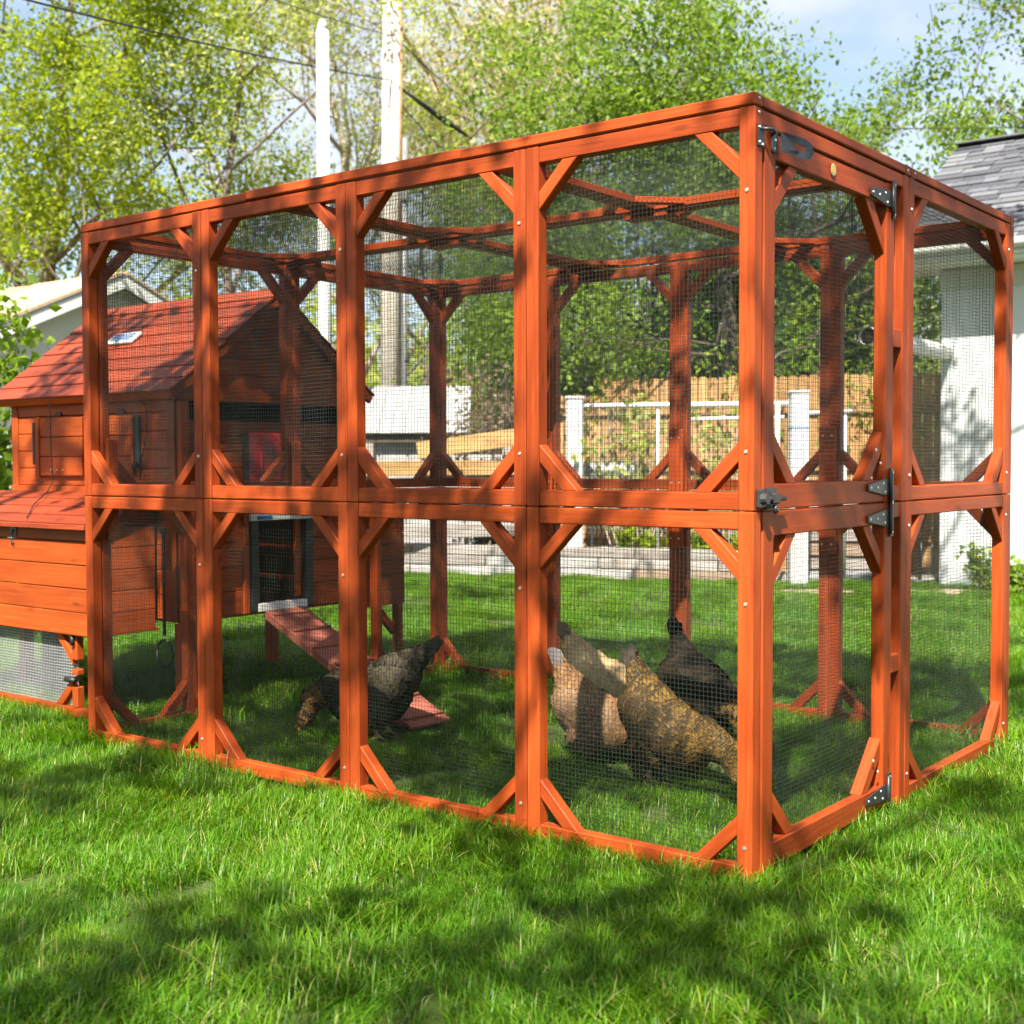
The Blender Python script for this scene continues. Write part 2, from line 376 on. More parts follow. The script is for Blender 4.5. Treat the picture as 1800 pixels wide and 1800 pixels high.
# front (long side towards the photographer), back, far short side, door side
for i in range(4):
    o = Vector((-BF*(i+1), 0, 0))
    lo = panel(o, X3, BF, Z0, H1, Y3); up = panel(o, X3, BF, H1, H2, Y3)
    screws(lo, [o + Vector((BF-.022, 0, z)) for z in (.11, .74)], -Y3); screws(up, [o + Vector((BF-.022, 0, z)) for z in (1.13, 1.79)], -Y3)
    b = Vector((-BF*i, 2*BS, 0))
    panel(b, -X3, BF, Z0, H1, -Y3); panel(b, -X3, BF, H1, H2, -Y3)
XL = -4*BF
for y0 in (0.046, BS):
    panel((XL, y0, 0), Y3, BS - (.046 if y0 < .1 else .046), H1, H2, X3)
panel((XL, .046, 0), Y3, .455, Z0, H1, X3); panel((XL, 1.59, 0), Y3, 2*BS-1.59-.046, Z0, H1, X3)
# second door-side bay
sp_lo = panel((0, 1.045, 0), Y3, 2*BS-1.045-.046, Z0, H1, -X3); sp_up = panel((0, 1.045, 0), Y3, 2*BS-1.045-.046, H1, H2, -X3)
for p, zs in ((sp_lo, (.1, .9)), (sp_up, (1.06, 1.9))): screws(p, [(0, 1.065, z) for z in zs] + [(0, 2.06, z) for z in zs], X3)
hinge_post = empty('hinge_post', (0, 1.02, 0), run)
for z0, z1 in ((Z0, H1), (H1, H2)):
    beam('stile', (-.022, 1.021, z0), (-.022, 1.021, z1-.0015), .044, .044, X3, 'wood', hinge_post, jit=.003)
for z in (.469, 1.487): beam('spacer_block', (-.022, .938, z), (-.022, .998, z), .058, .036, X3, 'wood', hinge_post)
for z in (.952, 1.004): beam('spacer_block', (-.022, .938, z), (-.022, .998, z), .048, .036, X3, 'wood', hinge_post)
beam('header', (-.022, .046, 1.978), (-.022, .998, 1.978), .040, .038, X3, 'wood', hinge_post)
# second stile of the near corner post, facing the door
beam('corner_stile', (-.022, .047, Z0), (-.022, .047, H1-.001), .006, .030, X3, 'wood', run)
beam('corner_stile', (-.022, .047, H1+.001), (-.022, .047, H2-.002), .006, .030, X3, 'wood', run)
# splice plates inside the back posts and the far post
for i in (1, 2, 3):
    b = beam('splice_plate', (-BF*i, 2*BS-ST-.012, .72), (-BF*i, 2*BS-ST-.012, 1.25), .074, .018, Y3, 'wood', run)
    screws(b, [(-BF*i + sx, 2*BS-ST-.021, z) for sx in (-.02, .02) for z in (.76, .95, 1.01, 1.21)], -Y3, .0045)
for y in (.09, BS):
    beam('splice_plate', (XL+ST+.012, y, .80 if y < .5 else .99), (XL+ST+.012, y, 1.20), .05, .016, X3, 'wood', run)
beam('splice_plate', (-BF, ST+.012, .84), (-BF, ST+.012, 1.1), .07, .016, Y3, 'wood', run)
# ---- door: two stacked frames hung as one leaf
door = empty('door', (0, .5, 0), run); D0, D1, DW = .060, .935, .062
for z0, z1 in ((.03, H1-.001), (H1+.001, 1.954)):
    for y in (D0+DW/2, D1-DW/2): beam('stile', (-.024, y, z0), (-.024, y, z1), DW, .040, X3, 'wood', door, jit=.003)
    for z in (z0 + .034, z1 - .034): beam('rail', (-.024, D0+DW, z), (-.024, D1-DW, z), .066, .034, X3, 'wood', door, jit=.003)
    for yy, a in ((D0+DW, Y3), (D1-DW, -Y3)):
        for zz, b in ((z0+.067, Z3), (z1-.067, -Z3)): brace(door, (-.008, yy, zz), a, b, -X3, .15, .040, .036)
    wire_mesh(door, (-.046, D0+.02, z0+.02), Y3, Z3, D1-D0-.04, z1-z0-.04, seed=77+int(z0*9))
    screws(door, [(-.004, D1-.10, z0+.12), (-.004, D1-.135, z0+.16)], X3, .005)
def hinge(y, z, s=1):
    hg = empty('hinge', (0, y, z), door)
    prism('strap', [(0, -.026), (-.035, -.026), (-.165, -.010), (-.165, .010), (-.035, .026), (0, .026)], (-.003, y-.004, z), Y3, Z3, .004, 'black_metal', hg)
    box('leaf', (-.002, y-.002, z-.058), (.004, y+.022, z+.058), 'black_metal', hg, .001)
    tube('knuckle', [(.005, y-.004, z-.05), (.005, y-.004, z+.05)], .006, 'black_metal', hg)
    for dy, dz in ((-.15, 0), (-.10, 0), (-.055, .012), (-.04, -.014)): disc('screw', (.001, y+dy, z+dz), X3, .0042, .002, 'screw', hg)
    for dz in (-.045, .045): disc('screw', (.004, y+.012, z+dz), X3, .0042, .002, 'screw', hg)
hinge(.905, 1.905); hinge(.905, 1.025); hinge(.905, .930); hinge(.905, .075)
hasp = empty('hasp', (0, .1, 1.935), door)
box('staple_plate', (0, .010, 1.900), (.004, .044, 1.955), 'black_metal', hasp, .001)
tube('staple', [(.004, .03, 1.945), (.022, .05, 1.945), (.022, .07, 1.942), (.004, .085, 1.94)], .0045, 'black_metal', hasp)
box('hinge_plate', (.000, .084, 1.898), (.005, .118, 1.958), 'black_metal', hasp, .001)
bm = bmesh.new()                               # slotted strap
ring = [(.0, -.026), (.10, -.028), (.128, -.020), (.140, 0), (.128, .020), (.10, .028), (.0, .026)]
slot = [(.055, -.007), (.075, -.009), (.098, -.008), (.104, 0), (.098, .008), (.075, .009), (.055, .007)]
vo = [bm.verts.new((a, b, 0)) for a, b in ring]; vi = [bm.verts.new((a, b, 0)) for a, b in slot]
for k in range(len(ring)): bm.faces.new((vo[k], vo[(k+1) % 7], vi[(k+1) % 7], vi[k]))
bmesh.ops.solidify(bm, geom=bm.faces[:], thickness=.004)
me = bpy.data.meshes.new('strap'); bm.to_mesh(me); bm.free(); me.materials.append(M['grey_metal'])
place('strap', me, frame_mat((.012, .118, 1.928), (.22, 1, -.05), z=(1, -.22, 0)), hasp)
for y, z in ((.018, 1.947), (.018, 1.910), (.034, 1.906), (.095, 1.945), (.106, 1.93), (.100, 1.908)): disc('screw', (.004, y, z), X3, .004, .002, 'screw', hasp)
latch = empty('slide_bolt', (0, .08, 1.0), door)
box('keeper', (.001, .008, .985), (.016, .036, 1.035), 'black_metal', latch, .004); disc('keeper_knob', (.014, .022, 1.01), X3, .017, .016, 'black_metal', latch)
box('bolt_plate', (-.003, .066, .98), (.006, .118, 1.037), 'black_metal', latch, .002); box('bolt_housing', (.006, .074, .995), (.022, .112, 1.024), 'black_metal', latch, .004)
tube('bolt', [(.014, .020, 1.008), (.014, .150, 1.008)], .006, 'black_metal', latch); tube('bolt_knob', [(.014, .092, .993), (.018, .092, .972)], .007, 'black_metal', latch)
disc('round_sticker', (-.003, .479, 1.921), X3, .018, .001, 'sticker', door, 24)
# ---- roof: three by two framed mesh panels
roof = []
RX = [0, -.967, -1.934, XL]; RY = [0, BS, 2*BS]; rt = .030; rz = H2 + rt/2
for i in range(3):
    for j in range(2):
        _seed[0] += 1
        x0, x1, y0, y1 = RX[i+1]+.001, RX[i]-.001, RY[j]+.001, RY[j+1]-.001
        pn = empty('roof_panel', ((x0+x1)/2, (y0+y1)/2, H2), run); w = .046; dz = random.uniform(0, .004) + (.003 if i == 1 else 0)
        for y in (y0+w/2, y1-w/2): beam('rail', (x0, y, rz+dz), (x1, y, rz+dz), w, rt, Z3, 'wood', pn, jit=.003)
        for x in (x0+w/2, x1-w/2): beam('rail', (x, y0+w, rz+dz), (x, y1-w, rz+dz), w, rt-.004, Z3, 'wood', pn, jit=.003)
        for (cx, a) in ((x0+w, X3), (x1-w, -X3)):
            for (cy, b) in ((y0+w, Y3), (y1-w, -Y3)): brace(pn, (cx, cy, H2+.002+dz), a, b, Z3, .13, .036, .022)
        wire_mesh(pn, (x0+.01, y0+.01, H2+rt+.003+dz), X3, Y3, x1-x0-.02, y1-y0-.02, seed=_seed[0], bulge=.010)
for x in (RX[1], RX[2]):
    beam('joining_strip', (x-.09, BS, H2-.010), (x+.09, BS, H2-.010), .075, .018, Z3, 'wood', run)
    for y in (.10, 2*BS-.10): beam('joining_strip', (x, y-.05, H2-.010), (x, y+.05, H2-.010), .075, .018, Z3, 'wood', run) if y > 1 else None
screws(run, [(0, .02, 2.02), (0, .02, 1.985), (0, 1.03, 2.016), (0, 1.09, 2.016)], X3, .004)

# ------------------------------------------------------------------ chicken coop
coop = tag(empty('chicken_coop', (-3.6, 1.1, 0)), 'red brown wooden chicken coop with pitched roof at the far end of the run', 'chicken coop')
CX0, CX1, CY0, CY1, CZ0, CZ1, CYM = -4.29, -3.0, .54, 1.66, .42, 1.41, 1.10
def boards(parent, o, u, v, n, w, h, k, th=.014, mat='wood_coop', gap=.003):
    o, u, v, n = Vector(o), Vector(u), Vector(v), Vector(n); bh = h/k
    for i in range(k):
        c = o + v*(i+.5)*bh + n*random.uniform(-.0015, .0015)
        beam('board', c, c + u*w, bh-gap, th, n, mat, parent, .0025)
fw = empty('front_wall', (-3.6, CY0, 1.2), coop)
boards(fw, (CX0+.05, CY0, 1.0), X3, Z3, -Y3, CX1-CX0-.10, CZ1-1.0, 5)
box('trim', (CX0, CY0-.012, .985), (CX0+.05, CY0+.02, CZ1), 'wood_coop', fw); box('trim', (CX1-.075, CY0-.012, CZ0), (CX1-.025, CY0+.02, CZ1), 'wood_coop', fw)
box('trim', (CX0, CY0-.020, .965), (CX1-.08, CY0+.02, 1.0), 'wood_coop', fw)
boards(fw, (CX0+.02, CY0+.005, CZ0), X3, Z3, -Y3, CX1-CX0-.10, .545, 5)
for (x0, x1) in ((-4.056, -3.683), (-3.565, -3.300)):
    sh = empty('window_shutter', ((x0+x1)/2, CY0-.02, 1.18), coop)
    boards(sh, (x0+.03, CY0-.020, 1.045), X3, Z3, -Y3, x1-x0-.03, .275, 3, .012)
    box('stile', (x0, CY0-.034, 1.040), (x0+.032, CY0-.010, 1.325), 'wood_coop', sh)
    for xx in (x0+.12, x0+.17, x0+.22): disc('screw', (xx, CY0-.027, 1.075), -Y3, .004, .002, 'screw', sh)
    box('vent', (x0+.14, CY0-.016, 1.326), (x0+.19, CY0-.004, 1.345), 'black', sh, .002)
box('shutter_handle', (-4.085, CY0-.03, 1.10), (-4.068, CY0-.006, 1.30), 'black', coop); 
sl = box('shutter_slot', (-3.296, CY0-.020, 1.07), (-3.262, CY0-.006, 1.315), 'black', coop); tube('slot_knob', [(-3.278, CY0-.02, 1.10), (-3.255, CY0-.05, 1.09)], .014, 'black', coop)
# back and far walls close the box
bw = empty('back_wall', (-3.6, CY1, 1.0), coop); boards(bw, (CX0, CY1, CZ0), X3, Z3, Y3, CX1-CX0-.03, CZ1-CZ0, 10)
ew = empty('end_wall', (CX0, CYM, 1.0), coop); boards(ew, (CX0+.01, CY0+.01, CZ0), Y3, Z3, -X3, CY1-CY0-.02, CZ1-CZ0, 10)
box('floor', (CX0+.02, CY0+.02, CZ0-.012), (CX1-.03, CY1-.02, CZ0+.010), 'wood_coop', coop)
# gable end facing the run
gw = empty('gable_wall', (CX1, CYM, .9), coop); EZ, AZ = 1.41, 1.865
def gable_boards(parent, x, z0, z1, k, n=X3, mat='wood_coop'):
    bh = (z1-z0)/k
    for i in range(k):
        a, b = z0+i*bh+.0015, z0+(i+1)*bh-.0015
        hw = lambda z: (CY1-CYM)*(1-max(0, z-EZ)/(AZ-EZ))
        ya, yb = hw(a), max(hw(b), .012)
        prism('board', [(-ya, 0), (ya, 0), (yb, b-a), (-yb, b-a)], (x, CYM, a), Y3, Z3, .014, mat, parent)
gable_boards(gw, CX1-.020, EZ+.02, AZ-.01, 6); gable_boards(ew, CX0, EZ+.005, AZ-.01, 6)
box('trim', (CX1-.015, CY0, 1.375), (CX1+.010, CY1, 1.43), 'wood_coop', gw)
for y in (CY0+.022, CY1-.022): box('trim', (CX1-.022, y-.022, CZ0), (CX1+.006, y+.022, 1.374), 'wood_coop', gw)
box('trim', (CX1-.018, CY0+.046, .965), (CX1+.008, CY1-.046, 1.012), 'wood_coop', gw)
boards(gw, (CX1-.060, CY0+.046, 1.012), Y3, Z3, X3, CY1-CY0-.092, .285, 4)                # recessed panel, dark slot above it
box('slot_shade_panel', (CX1-.084, CY0+.018, 1.0), (CX1-.070, CY1-.010, 1.405), 'dark', gw, 0)  # near-black sheet paints the dark interior behind the slot
# lower wall left and right of the pop door
PY0, PY1, PZ1 = .915, 1.293, .84
boards(gw, (CX1-.012, CY0+.046, CZ0), Y3, Z3, X3, PY0-CY0-.048, .545, 5); boards(gw, (CX1-.012, PY1+.002, CZ0), Y3, Z3, X3, CY1-PY1-.048, .545, 5)
boards(gw, (CX1-.012, PY0, .90), Y3, Z3, X3, PY1-PY0, .065, 1)
box('trim', (CX1-.010, PY0-.034, CZ0), (CX1+.010, PY0-.004, .96), 'wood_coop', gw); 
box('feeder_panel', (CX1-.050, .947, 1.018), (CX1-.030, 1.240, 1.243), 'red', coop, .006)
for yy in (1.02, 1.10, 1.18): box('feeder_rib', (CX1-.030, yy-.006, 1.03), (CX1-.024, yy+.006, 1.235), 'red', coop, .002)
box('feeder_edge', (CX1-.052, .925, 1.018), (CX1-.026, .945, 1.243), 'black', coop, .003)
pd = empty('pop_door', (CX1, 1.1, .65), coop)
box('jamb', (CX1-.01, PY0, .43), (CX1+.020, PY0+.045, PZ1), 'black', pd); box('jamb', (CX1-.01, PY1-.045, .43), (CX1+.020, PY1, PZ1), 'black', pd)
box('header', (CX1-.01, PY0, PZ1+.001), (CX1+.022, PY1, .897), 'white', pd); box('header_print', (CX1+.0225, PY0+.03, .846), (CX1+.0235, PY0+.12, .864), 'blue', pd, 0)
for k, (a, b) in enumerate(((.02, .03), (.045, .012), (.065, .028))): box('header_print', (CX1+.0225, PY1-.03-a, .85+b), (CX1+.0235, PY1-.014-a, .868+b), 'blue', pd, 0)
box('sill', (CX1-.01, PY0+.035, .425), (CX1+.028, PY1-.045, .462), 'white', pd); box('door_slide', (CX1-.028, PY1-.085, .47), (CX1-.012, PY1-.050, .84), 'wood_coop', pd)
# roof
rf = empty('roof', (-3.7, CYM, 1.6), coop); RX0, RX1 = -4.40, -2.965
for s_, nm in ((-1, 'front'), (1, 'back')):
    e = Vector((0, CYM + (-.632 if s_ < 0 else .600), 1.405 if s_ < 0 else 1.430)); a = Vector((0, CYM + s_*.010, 1.882)); d = (a-e); n = Vector((0, s_*abs(d.z), abs(d.y))).normalized()
    k = 8; bl = d/k
    for i in range(k):
        c = e + bl*(i+.5) + n*.006; tilt = n*.0045
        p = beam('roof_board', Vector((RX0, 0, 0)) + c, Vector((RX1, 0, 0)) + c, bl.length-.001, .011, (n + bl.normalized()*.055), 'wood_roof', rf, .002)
    beam('rake_trim', Vector((RX1-.014, 0, 0)) + (e - n*.022), Vector((RX1-.014, 0, 0)) + (a - n*.022), .020, .040, n, 'wood_coop', rf)
    beam('rake_trim', Vector((RX0+.014, 0, 0)) + (e - n*.022), Vector((RX0+.014, 0, 0)) + (a - n*.022), .020, .040, n, 'wood_coop', rf)
    beam('eave_trim', Vector((RX0, 0, 0)) + e - n*.018 + bl.normalized()*.012, Vector((RX1-.028, 0, 0)) + e - n*.018 + bl.normalized()*.012, .018, .034, n, 'wood_coop', rf)
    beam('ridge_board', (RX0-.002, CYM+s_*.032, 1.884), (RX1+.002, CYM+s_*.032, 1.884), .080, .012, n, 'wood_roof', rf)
sol = empty('solar_light', (-3.44, .82, 1.65), coop)
e = Vector((0, CYM-.632, 1.405)); d = Vector((0, .622, .477)).normalized(); n = Vector((0, -d.z, d.y))
sc_ = Vector((-3.78, 0, 0)) + e + d*.46 + n*.024
beam('light_frame', sc_ - X3*.10, sc_ + X3*.10, .085, .016, n, 'white', sol, .004); beam('light_cell', sc_ - X3*.082 + n*.0085, sc_ + X3*.082 + n*.0085, .062, .003, n, 'solar', sol, .001)
# nest box towards the photographer
nb = empty('nest_box', (-3.75, .36, .6), coop); NX0, NX1, NY = -4.42, -3.16, .20
boards(nb, (NX0, NY, .375), X3, Z3, -Y3, NX1-NX0, .40, 4, .016); box('trim', (NX0, NY-.006, .776), (NX1, NY+.014, .838), 'wood_coop', nb)
for xx in (NX1, NX0):
    k = 5
    for i in range(k):
        z0_, z1_ = .377+i*.092, .377+(i+1)*.092-.003
        prism('board', [(0, 0), (CY0-NY-.03, 0), (CY0-NY-.03, z1_-z0_), (0, z1_-z0_)], (xx-.012, NY+.012, z0_), Y3, Z3, .012, 'wood_coop', nb)
    prism('board', [(0, 0), (CY0-NY-.03, 0), (CY0-NY-.03, .118), (0, .006)], (xx-.012, NY+.012, .839), Y3, Z3, .012, 'wood_coop', nb)
box('floor', (NX0, NY, .372), (NX1, CY0, .386), 'wood_coop', nb)
ld = empty('lid', (-3.75, .35, .9), nb); l0, l1 = Vector((0, .150, .848)), Vector((0, CY0-.030, .972)); dl = (l1-l0)/4; nl = Vector((0, -dl.z, dl.y)).normalized()
for i in range(4):
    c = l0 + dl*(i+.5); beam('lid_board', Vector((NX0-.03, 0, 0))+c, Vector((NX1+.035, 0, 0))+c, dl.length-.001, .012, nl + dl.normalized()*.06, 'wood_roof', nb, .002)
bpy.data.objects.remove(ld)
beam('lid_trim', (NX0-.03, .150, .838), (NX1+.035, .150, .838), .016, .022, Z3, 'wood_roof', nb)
la = empty('latch', (-3.72, NY, .8), nb)
box('latch_plate', (-3.745, NY-.014, .785), (-3.705, NY-.004, .832), 'grey_metal', la, .001); box('latch_loop', (-3.735, NY-.022, .80), (-3.715, NY-.012, .815), 'black_metal', la, .002)
tube('latch_hook', [(-3.725, NY-.018, .80), (-3.725, NY-.022, .76), (-3.72, NY-.02, .745), (-3.715, NY-.020, .765)], .003, 'black_metal', la)
# back nest box
nbk = empty('nest_box', (-3.75, 1.8, .6), coop)
for i in range(6): box('board', (-3.032, CY1+.012, .375+i*.078), (-3.018, 1.96, .375+(i+1)*.078-.003), 'wood_coop', nbk, .002)
boards(nbk, (NX0, 1.965, .375), X3, Z3, Y3, -3.018-NX0, .46, 5, .014); beam('lid_board', (NX0, 1.82, .905), (-2.995, 1.82, .905), .36, .014, (0, .35, 1), 'wood_roof', nbk)
# legs and the mesh skirt under the nest box
for x, y in ((CX1-.035, CY0+.03), (CX1-.035, CY1-.03), (CX0+.03, CY0+.03), (CX0+.03, CY1-.03), (-3.66, CY1-.03)):
    box('leg', (x-.026, y-.026, .005), (x+.026, y+.026, CZ0-.013), 'wood_coop', coop)
box('leg', (-3.060, 1.915, .005), (-3.015, 1.955, .374), 'wood_coop', coop); brace(coop, (-3.035, 1.914, .372), -Y3, -Z3, -X3, .16, .04, .03, 'wood_coop')
box('leg', (-4.05, .52, .005), (-3.93, .56, CZ0-.013), 'bark_dark', coop)
sk = empty('mesh_skirt', (-3.9, .24, .2), coop)
wire_mesh(sk, (-4.45, .245, .05), X3, Z3, 1.12, .325, seed=301, r=.0009, mat='galv'); beam('rail', (-4.45, .232, .035), (-3.22, .232, .035), .05, .03, Y3, 'wood_coop', sk)  # lighter wire colour here paints in the sunlight on the skirt mesh
for z0_, z1_ in ((.06, .15), (.20, .225), (.265, .372)): box('stile', (-3.335, .215, z0_), (-3.295, .250, z1_), 'wood_coop', sk)
brace(sk, (-3.335, .215, .062), -X3, Z3, Y3, .13, .036, .03, 'wood_coop'); brace(sk, (-3.335, .215, .372), -X3, -Z3, Y3, .13, .036, .03, 'wood_coop')
tube('latch_bar', [(-3.37, .208, .18), (-3.30, .208, .18)], .012, 'black', sk); tube('latch_bar', [(-3.315, .208, .33), (-3.315, .208, .37)], .010, 'black', sk)
# ramp
ra = empty('ramp', (-2.5, 1.06, .2), coop); r0, r1 = Vector((-2.985, 1.105, .425)), Vector((-1.99, 1.015, .020)); rd = (r1-r0); rn = rd.normalized(); side = rn.cross(Z3).normalized(); up_ = side.cross(rn)
for k, (a, b) in enumerate(((0.0, .335), (.338, .668), (.671, 1.0))): beam('plank', r0+rd*a, r0+rd*b, .232, .014, up_, 'wood_ramp', ra)
for k in range(7): c = r0 + rd*(.06+k*.148) + up_*.012; beam('cleat', c - side*.108, c + side*.108, .016, .011, up_, 'wood_ramp', ra, .002)
for s_ in (-1, 1): beam('side_rail', r0+rd*.01+side*s_*.107-up_*.018, r0+rd*.96+side*s_*.107-up_*.018, .018, .022, up_, 'wood_ramp', ra)
# cords hanging on the coop
tube('cord', [(-3.86, .66, 1.545), (-3.87, .50, 1.43), (-3.87, .470, 1.40), (-3.872, .475, 1.2), (-3.868, .48, 1.02), (-3.85, .44, .975), (-3.74, .30, .92), (-3.60, .18, .87), (-3.52, .14, .83)], .0028, 'cable', coop, 6)
tube('cord', [(-3.33, .56, 1.39), (-3.22, .522, 1.36), (-3.19, .515, 1.30), (-3.21, .515, 1.2), (-3.235, .515, 1.13), (-3.25, .515, 1.03)], .0025, 'cable', coop, 6)
# pull handle hanging from the front trim of the coop
hook = tag(empty('hanging_feeder_hook', (-3.04, .48, .3)), 'black metal hook hanging on a dark rod below the coop corner', 'hook')
tube('rod', [(-3.07, .50, .80), (-3.068, .498, .36)], .007, 'black', hook); V, F = tube_data([(-3.068+.055*math.cos(t), .498, .28+.06*math.sin(t)) for t in [math.pi/2+k*2*math.pi/14 for k in range(14)]], .006, 6); mesh_obj('triangle_ring', V, F, 'black', hook, True)
disc('rod_top', (-3.07, .50, .80), Z3, .016, .02, 'black', hook)

# ------------------------------------------------------------------ hens
def hen(name, label, loc, heading, pitch, scale, feather_mats, skin, seed, neck=(.27, .0, .050), comb=True, tail=(-.74, .68), neckmat=None):
    """hen facing +X; built as one remeshed body, with a coat of feathers, comb and eyes as parts"""
    rr = np.random.default_rng(seed)
    bm = bmesh.new()
    def ell(c, r, rot=(0, 0, 0), sub=3):
        m = Matrix.Translation(c) @ Matrix.Rotation(rot[2], 4, 'Z') @ Matrix.Rotation(rot[1], 4, 'Y') @ Matrix.Rotation(rot[0], 4, 'X') @ Matrix.Diagonal((*r, 1))
        bmesh.ops.create_icosphere(bm, subdivisions=sub, radius=1, matrix=m)
    def limb(a, b, ra, rb):
        a, b = Vector(a), Vector(b); d = b-a
        m = Matrix.Translation((a+b)/2) @ d.to_track_quat('Z', 'Y').to_matrix().to_4x4()
        bmesh.ops.create_cone(bm, cap_ends=True, segments=12, radius1=ra, radius2=rb, depth=d.length, matrix=m)
        ell(a, (ra,)*3, sub=2); ell(b, (rb,)*3, sub=2)
    T = Matrix.Translation((0, 0, .172)) @ Matrix.Rotation(pitch, 4, 'Y')            # body tips forward
    P = lambda x, y, z: (T @ Vector((x, y, z)))
    E_ = lambda c, r, ry=0: ell(P(*c), r, (0, pitch+ry, 0))
    E_((0, 0, 0), (.150, .100, .098)); E_((.075, 0, .0), (.095, .088, .098)); E_((-.085, 0, .025), (.105, .082, .088), .35)
    tv = Vector((tail[0], 0, tail[1])).normalized(); ta = math.atan2(tv.z, -tv.x); t0 = Vector((-.105, 0, .038))
    for q_, rr_ in ((.035, (.075, .052, .062)), (.075, (.062, .034, .046)), (.112, (.048, .017, .030))): E_(tuple(t0 + tv*q_), rr_, ta)      # rump to tail base
    E_((-.02, 0, -.045), (.11, .085, .065))
    for s_ in (-1, 1): E_((-.025, s_*.078, .012), (.125, .030, .066), .08)           # folded wings
    nb_ = P(.125, 0, .045); hd = Vector(neck); md = (nb_ + hd)/2 + Vector((.035, neck[1]*.2, .02))
    limb(nb_, md, .062, .042); limb(md, hd, .042, .026); ell(hd, (.032, .022, .024), (0, .6, 0)); ell(hd + Vector((.012, 0, -.008)), (.022, .017, .017))
    limb(hd + Vector((.022, 0, -.012)), hd + Vector((.048, 0, -.030)), .010, .004)
    for s_ in (-1, 1):
        hip = P(-.015, s_*.052, -.07); kn = Vector((hip.x+.03, s_*.055, .075)); an = Vector((hip.x-.012, s_*.055, .022))
        limb(hip, kn, .050, .022); limb(kn, an, .010, .0085)
        for dx, dy in ((.055, 0), (.042, .028), (.042, -.028), (-.030, 0)): limb(an, (an.x+dx, an.y+dy, .006), .0075, .005)
    me = bpy.data.meshes.new('hen_raw'); bm.to_mesh(me); bm.free()
    tmp = bpy.data.objects.new('hen_raw', me); col.objects.link(tmp)
    rm = tmp.modifiers.new('r', 'REMESH'); rm.mode = 'VOXEL'; rm.voxel_size = .0062; rm.use_smooth_shade = True
    sm = tmp.modifiers.new('s', 'SMOOTH'); sm.iterations = 22; sm.factor = .5
    dg = bpy.context.evaluated_depsgraph_get(); body = bpy.data.meshes.new_from_object(tmp.evaluated_get(dg)); bpy.data.objects.remove(tmp); bpy.data.meshes.remove(me)
    body.materials.clear(); body.materials.append(skin)
    root = tag(empty(name, loc), label, 'hen', 'hens pecking in the run')
    MW = Matrix.Translation(loc) @ Matrix.Rotation(heading, 4, 'Z') @ Matrix.Scale(scale, 4)
    root.matrix_basis = Matrix.Translation(loc)
    body.name = 'body'; place('body', body, MW, root)
    # coat of feathers
    co = np.empty(len(body.vertices)*3, 'f'); body.vertices.foreach_get('co', co); co = co.reshape(-1, 3)
    no = np.empty(len(body.polygons)*3, 'f'); body.polygons.foreach_get('normal', no); no = no.reshape(-1, 3)
    ce = np.empty(len(body.polygons)*3, 'f'); body.polygons.foreach_get('center', ce); ce = ce.reshape(-1, 3)
    ok = np.where((ce[:, 2] > .070) | ((ce[:, 0] > .17) & (ce[:, 2] > .04)))[0]
    pick = rr.choice(ok, 4600)
    shape = np.array([(0, 0), (.34, .28), (.50, .62), (.36, .90), (0, 1.0), (-.36, .90), (-.50, .62), (-.34, .28)])
    V = []; F = []; UV = []; RN = []
    Ti = T.inverted(); headp = np.array(hd)
    def add(p, nrm, d, ln, wd, lift, rv, curve=.12):
        side = np.cross(d, nrm); side /= np.linalg.norm(side)+1e-9; b = len(V)
        for sx, sy in shape:
            V.append(p + side*sx*wd + d*sy*ln + nrm*(.0015 + lift*sy*ln - curve*ln*sy*sy - .10*abs(sx)*wd)); UV.append((sx+.5, sy))
        F.append(tuple(range(b, b+8))); RN.extend([rv]*8)
    back = np.array((T.to_3x3() @ Vector((-1, 0, .15))).normalized())
    neckd = np.array((nb_ - hd).normalized())
    for i in pick:
        p, nrm = ce[i], no[i]; dh = np.linalg.norm(p-headp)
        t = 1/(1+math.exp((dh-.13)*40)); fl = np.array(back)*(1-t) + neckd*t
        lx = (Ti @ Vector(p)).x
        if lx < -.14: fl = fl + np.array((T.to_3x3() @ Vector((-.5, 0, .75))))
        if lx > -.05 and t < .3 and nrm[2] < -.2: fl = fl + np.array((0, 0, -.3))
        d = fl - nrm*np.dot(fl, nrm); q = np.linalg.norm(d)
        if q < .15: continue
        d /= q; d = d + rr.normal(0, .10, 3); d -= nrm*np.dot(d, nrm); d /= np.linalg.norm(d)
        sz = .012 + .022*min(1, max(0, (dh-.03)/.15)); sz *= rr.uniform(.8, 1.2)
        if -.16 < lx < .06 and abs((Ti @ Vector(p)).y) > .055 and nrm[2] < .8: sz *= 1.35
        add(p - d*sz*.3, nrm, d, sz*1.25, sz*.80, .30, rr.random(), .20)
    tb = np.array(P(*(t0 + tv*.10))); tdir = np.array((T.to_3x3() @ Vector((tail[0], 0, tail[1]))).normalized())
    for k in range(26):
        s_ = -1 if k % 2 else 1; a = rr.uniform(-.20, .30); yv = s_*rr.uniform(.004, .020)
        d = tdir*math.cos(a) + np.array((T.to_3x3() @ Vector((-.8, 0, -.62))).normalized())*math.sin(a) + np.array((0, s_*.10, 0)); d /= np.linalg.norm(d)
        nrm = np.array((0, s_*1.0, 0)); nrm = nrm - d*np.dot(nrm, d); nrm /= np.linalg.norm(nrm)
        add(tb + np.array((0, yv*.7, 0)) + d*rr.uniform(-.04, -.01), nrm, d, rr.uniform(.12, .15)*(1-.9*abs(a-.03)), .030, .02, rr.random()*.5 + .5*(k < 14), .05)
    fm = bpy.data.meshes.new('feathers'); fm.from_pydata([tuple(v) for v in V], [], F); fm.update()
    uvl = fm.uv_layers.new(name='feather'); uvl.data.foreach_set('uv', np.array(UV, 'f').ravel())     # faces are in vertex order
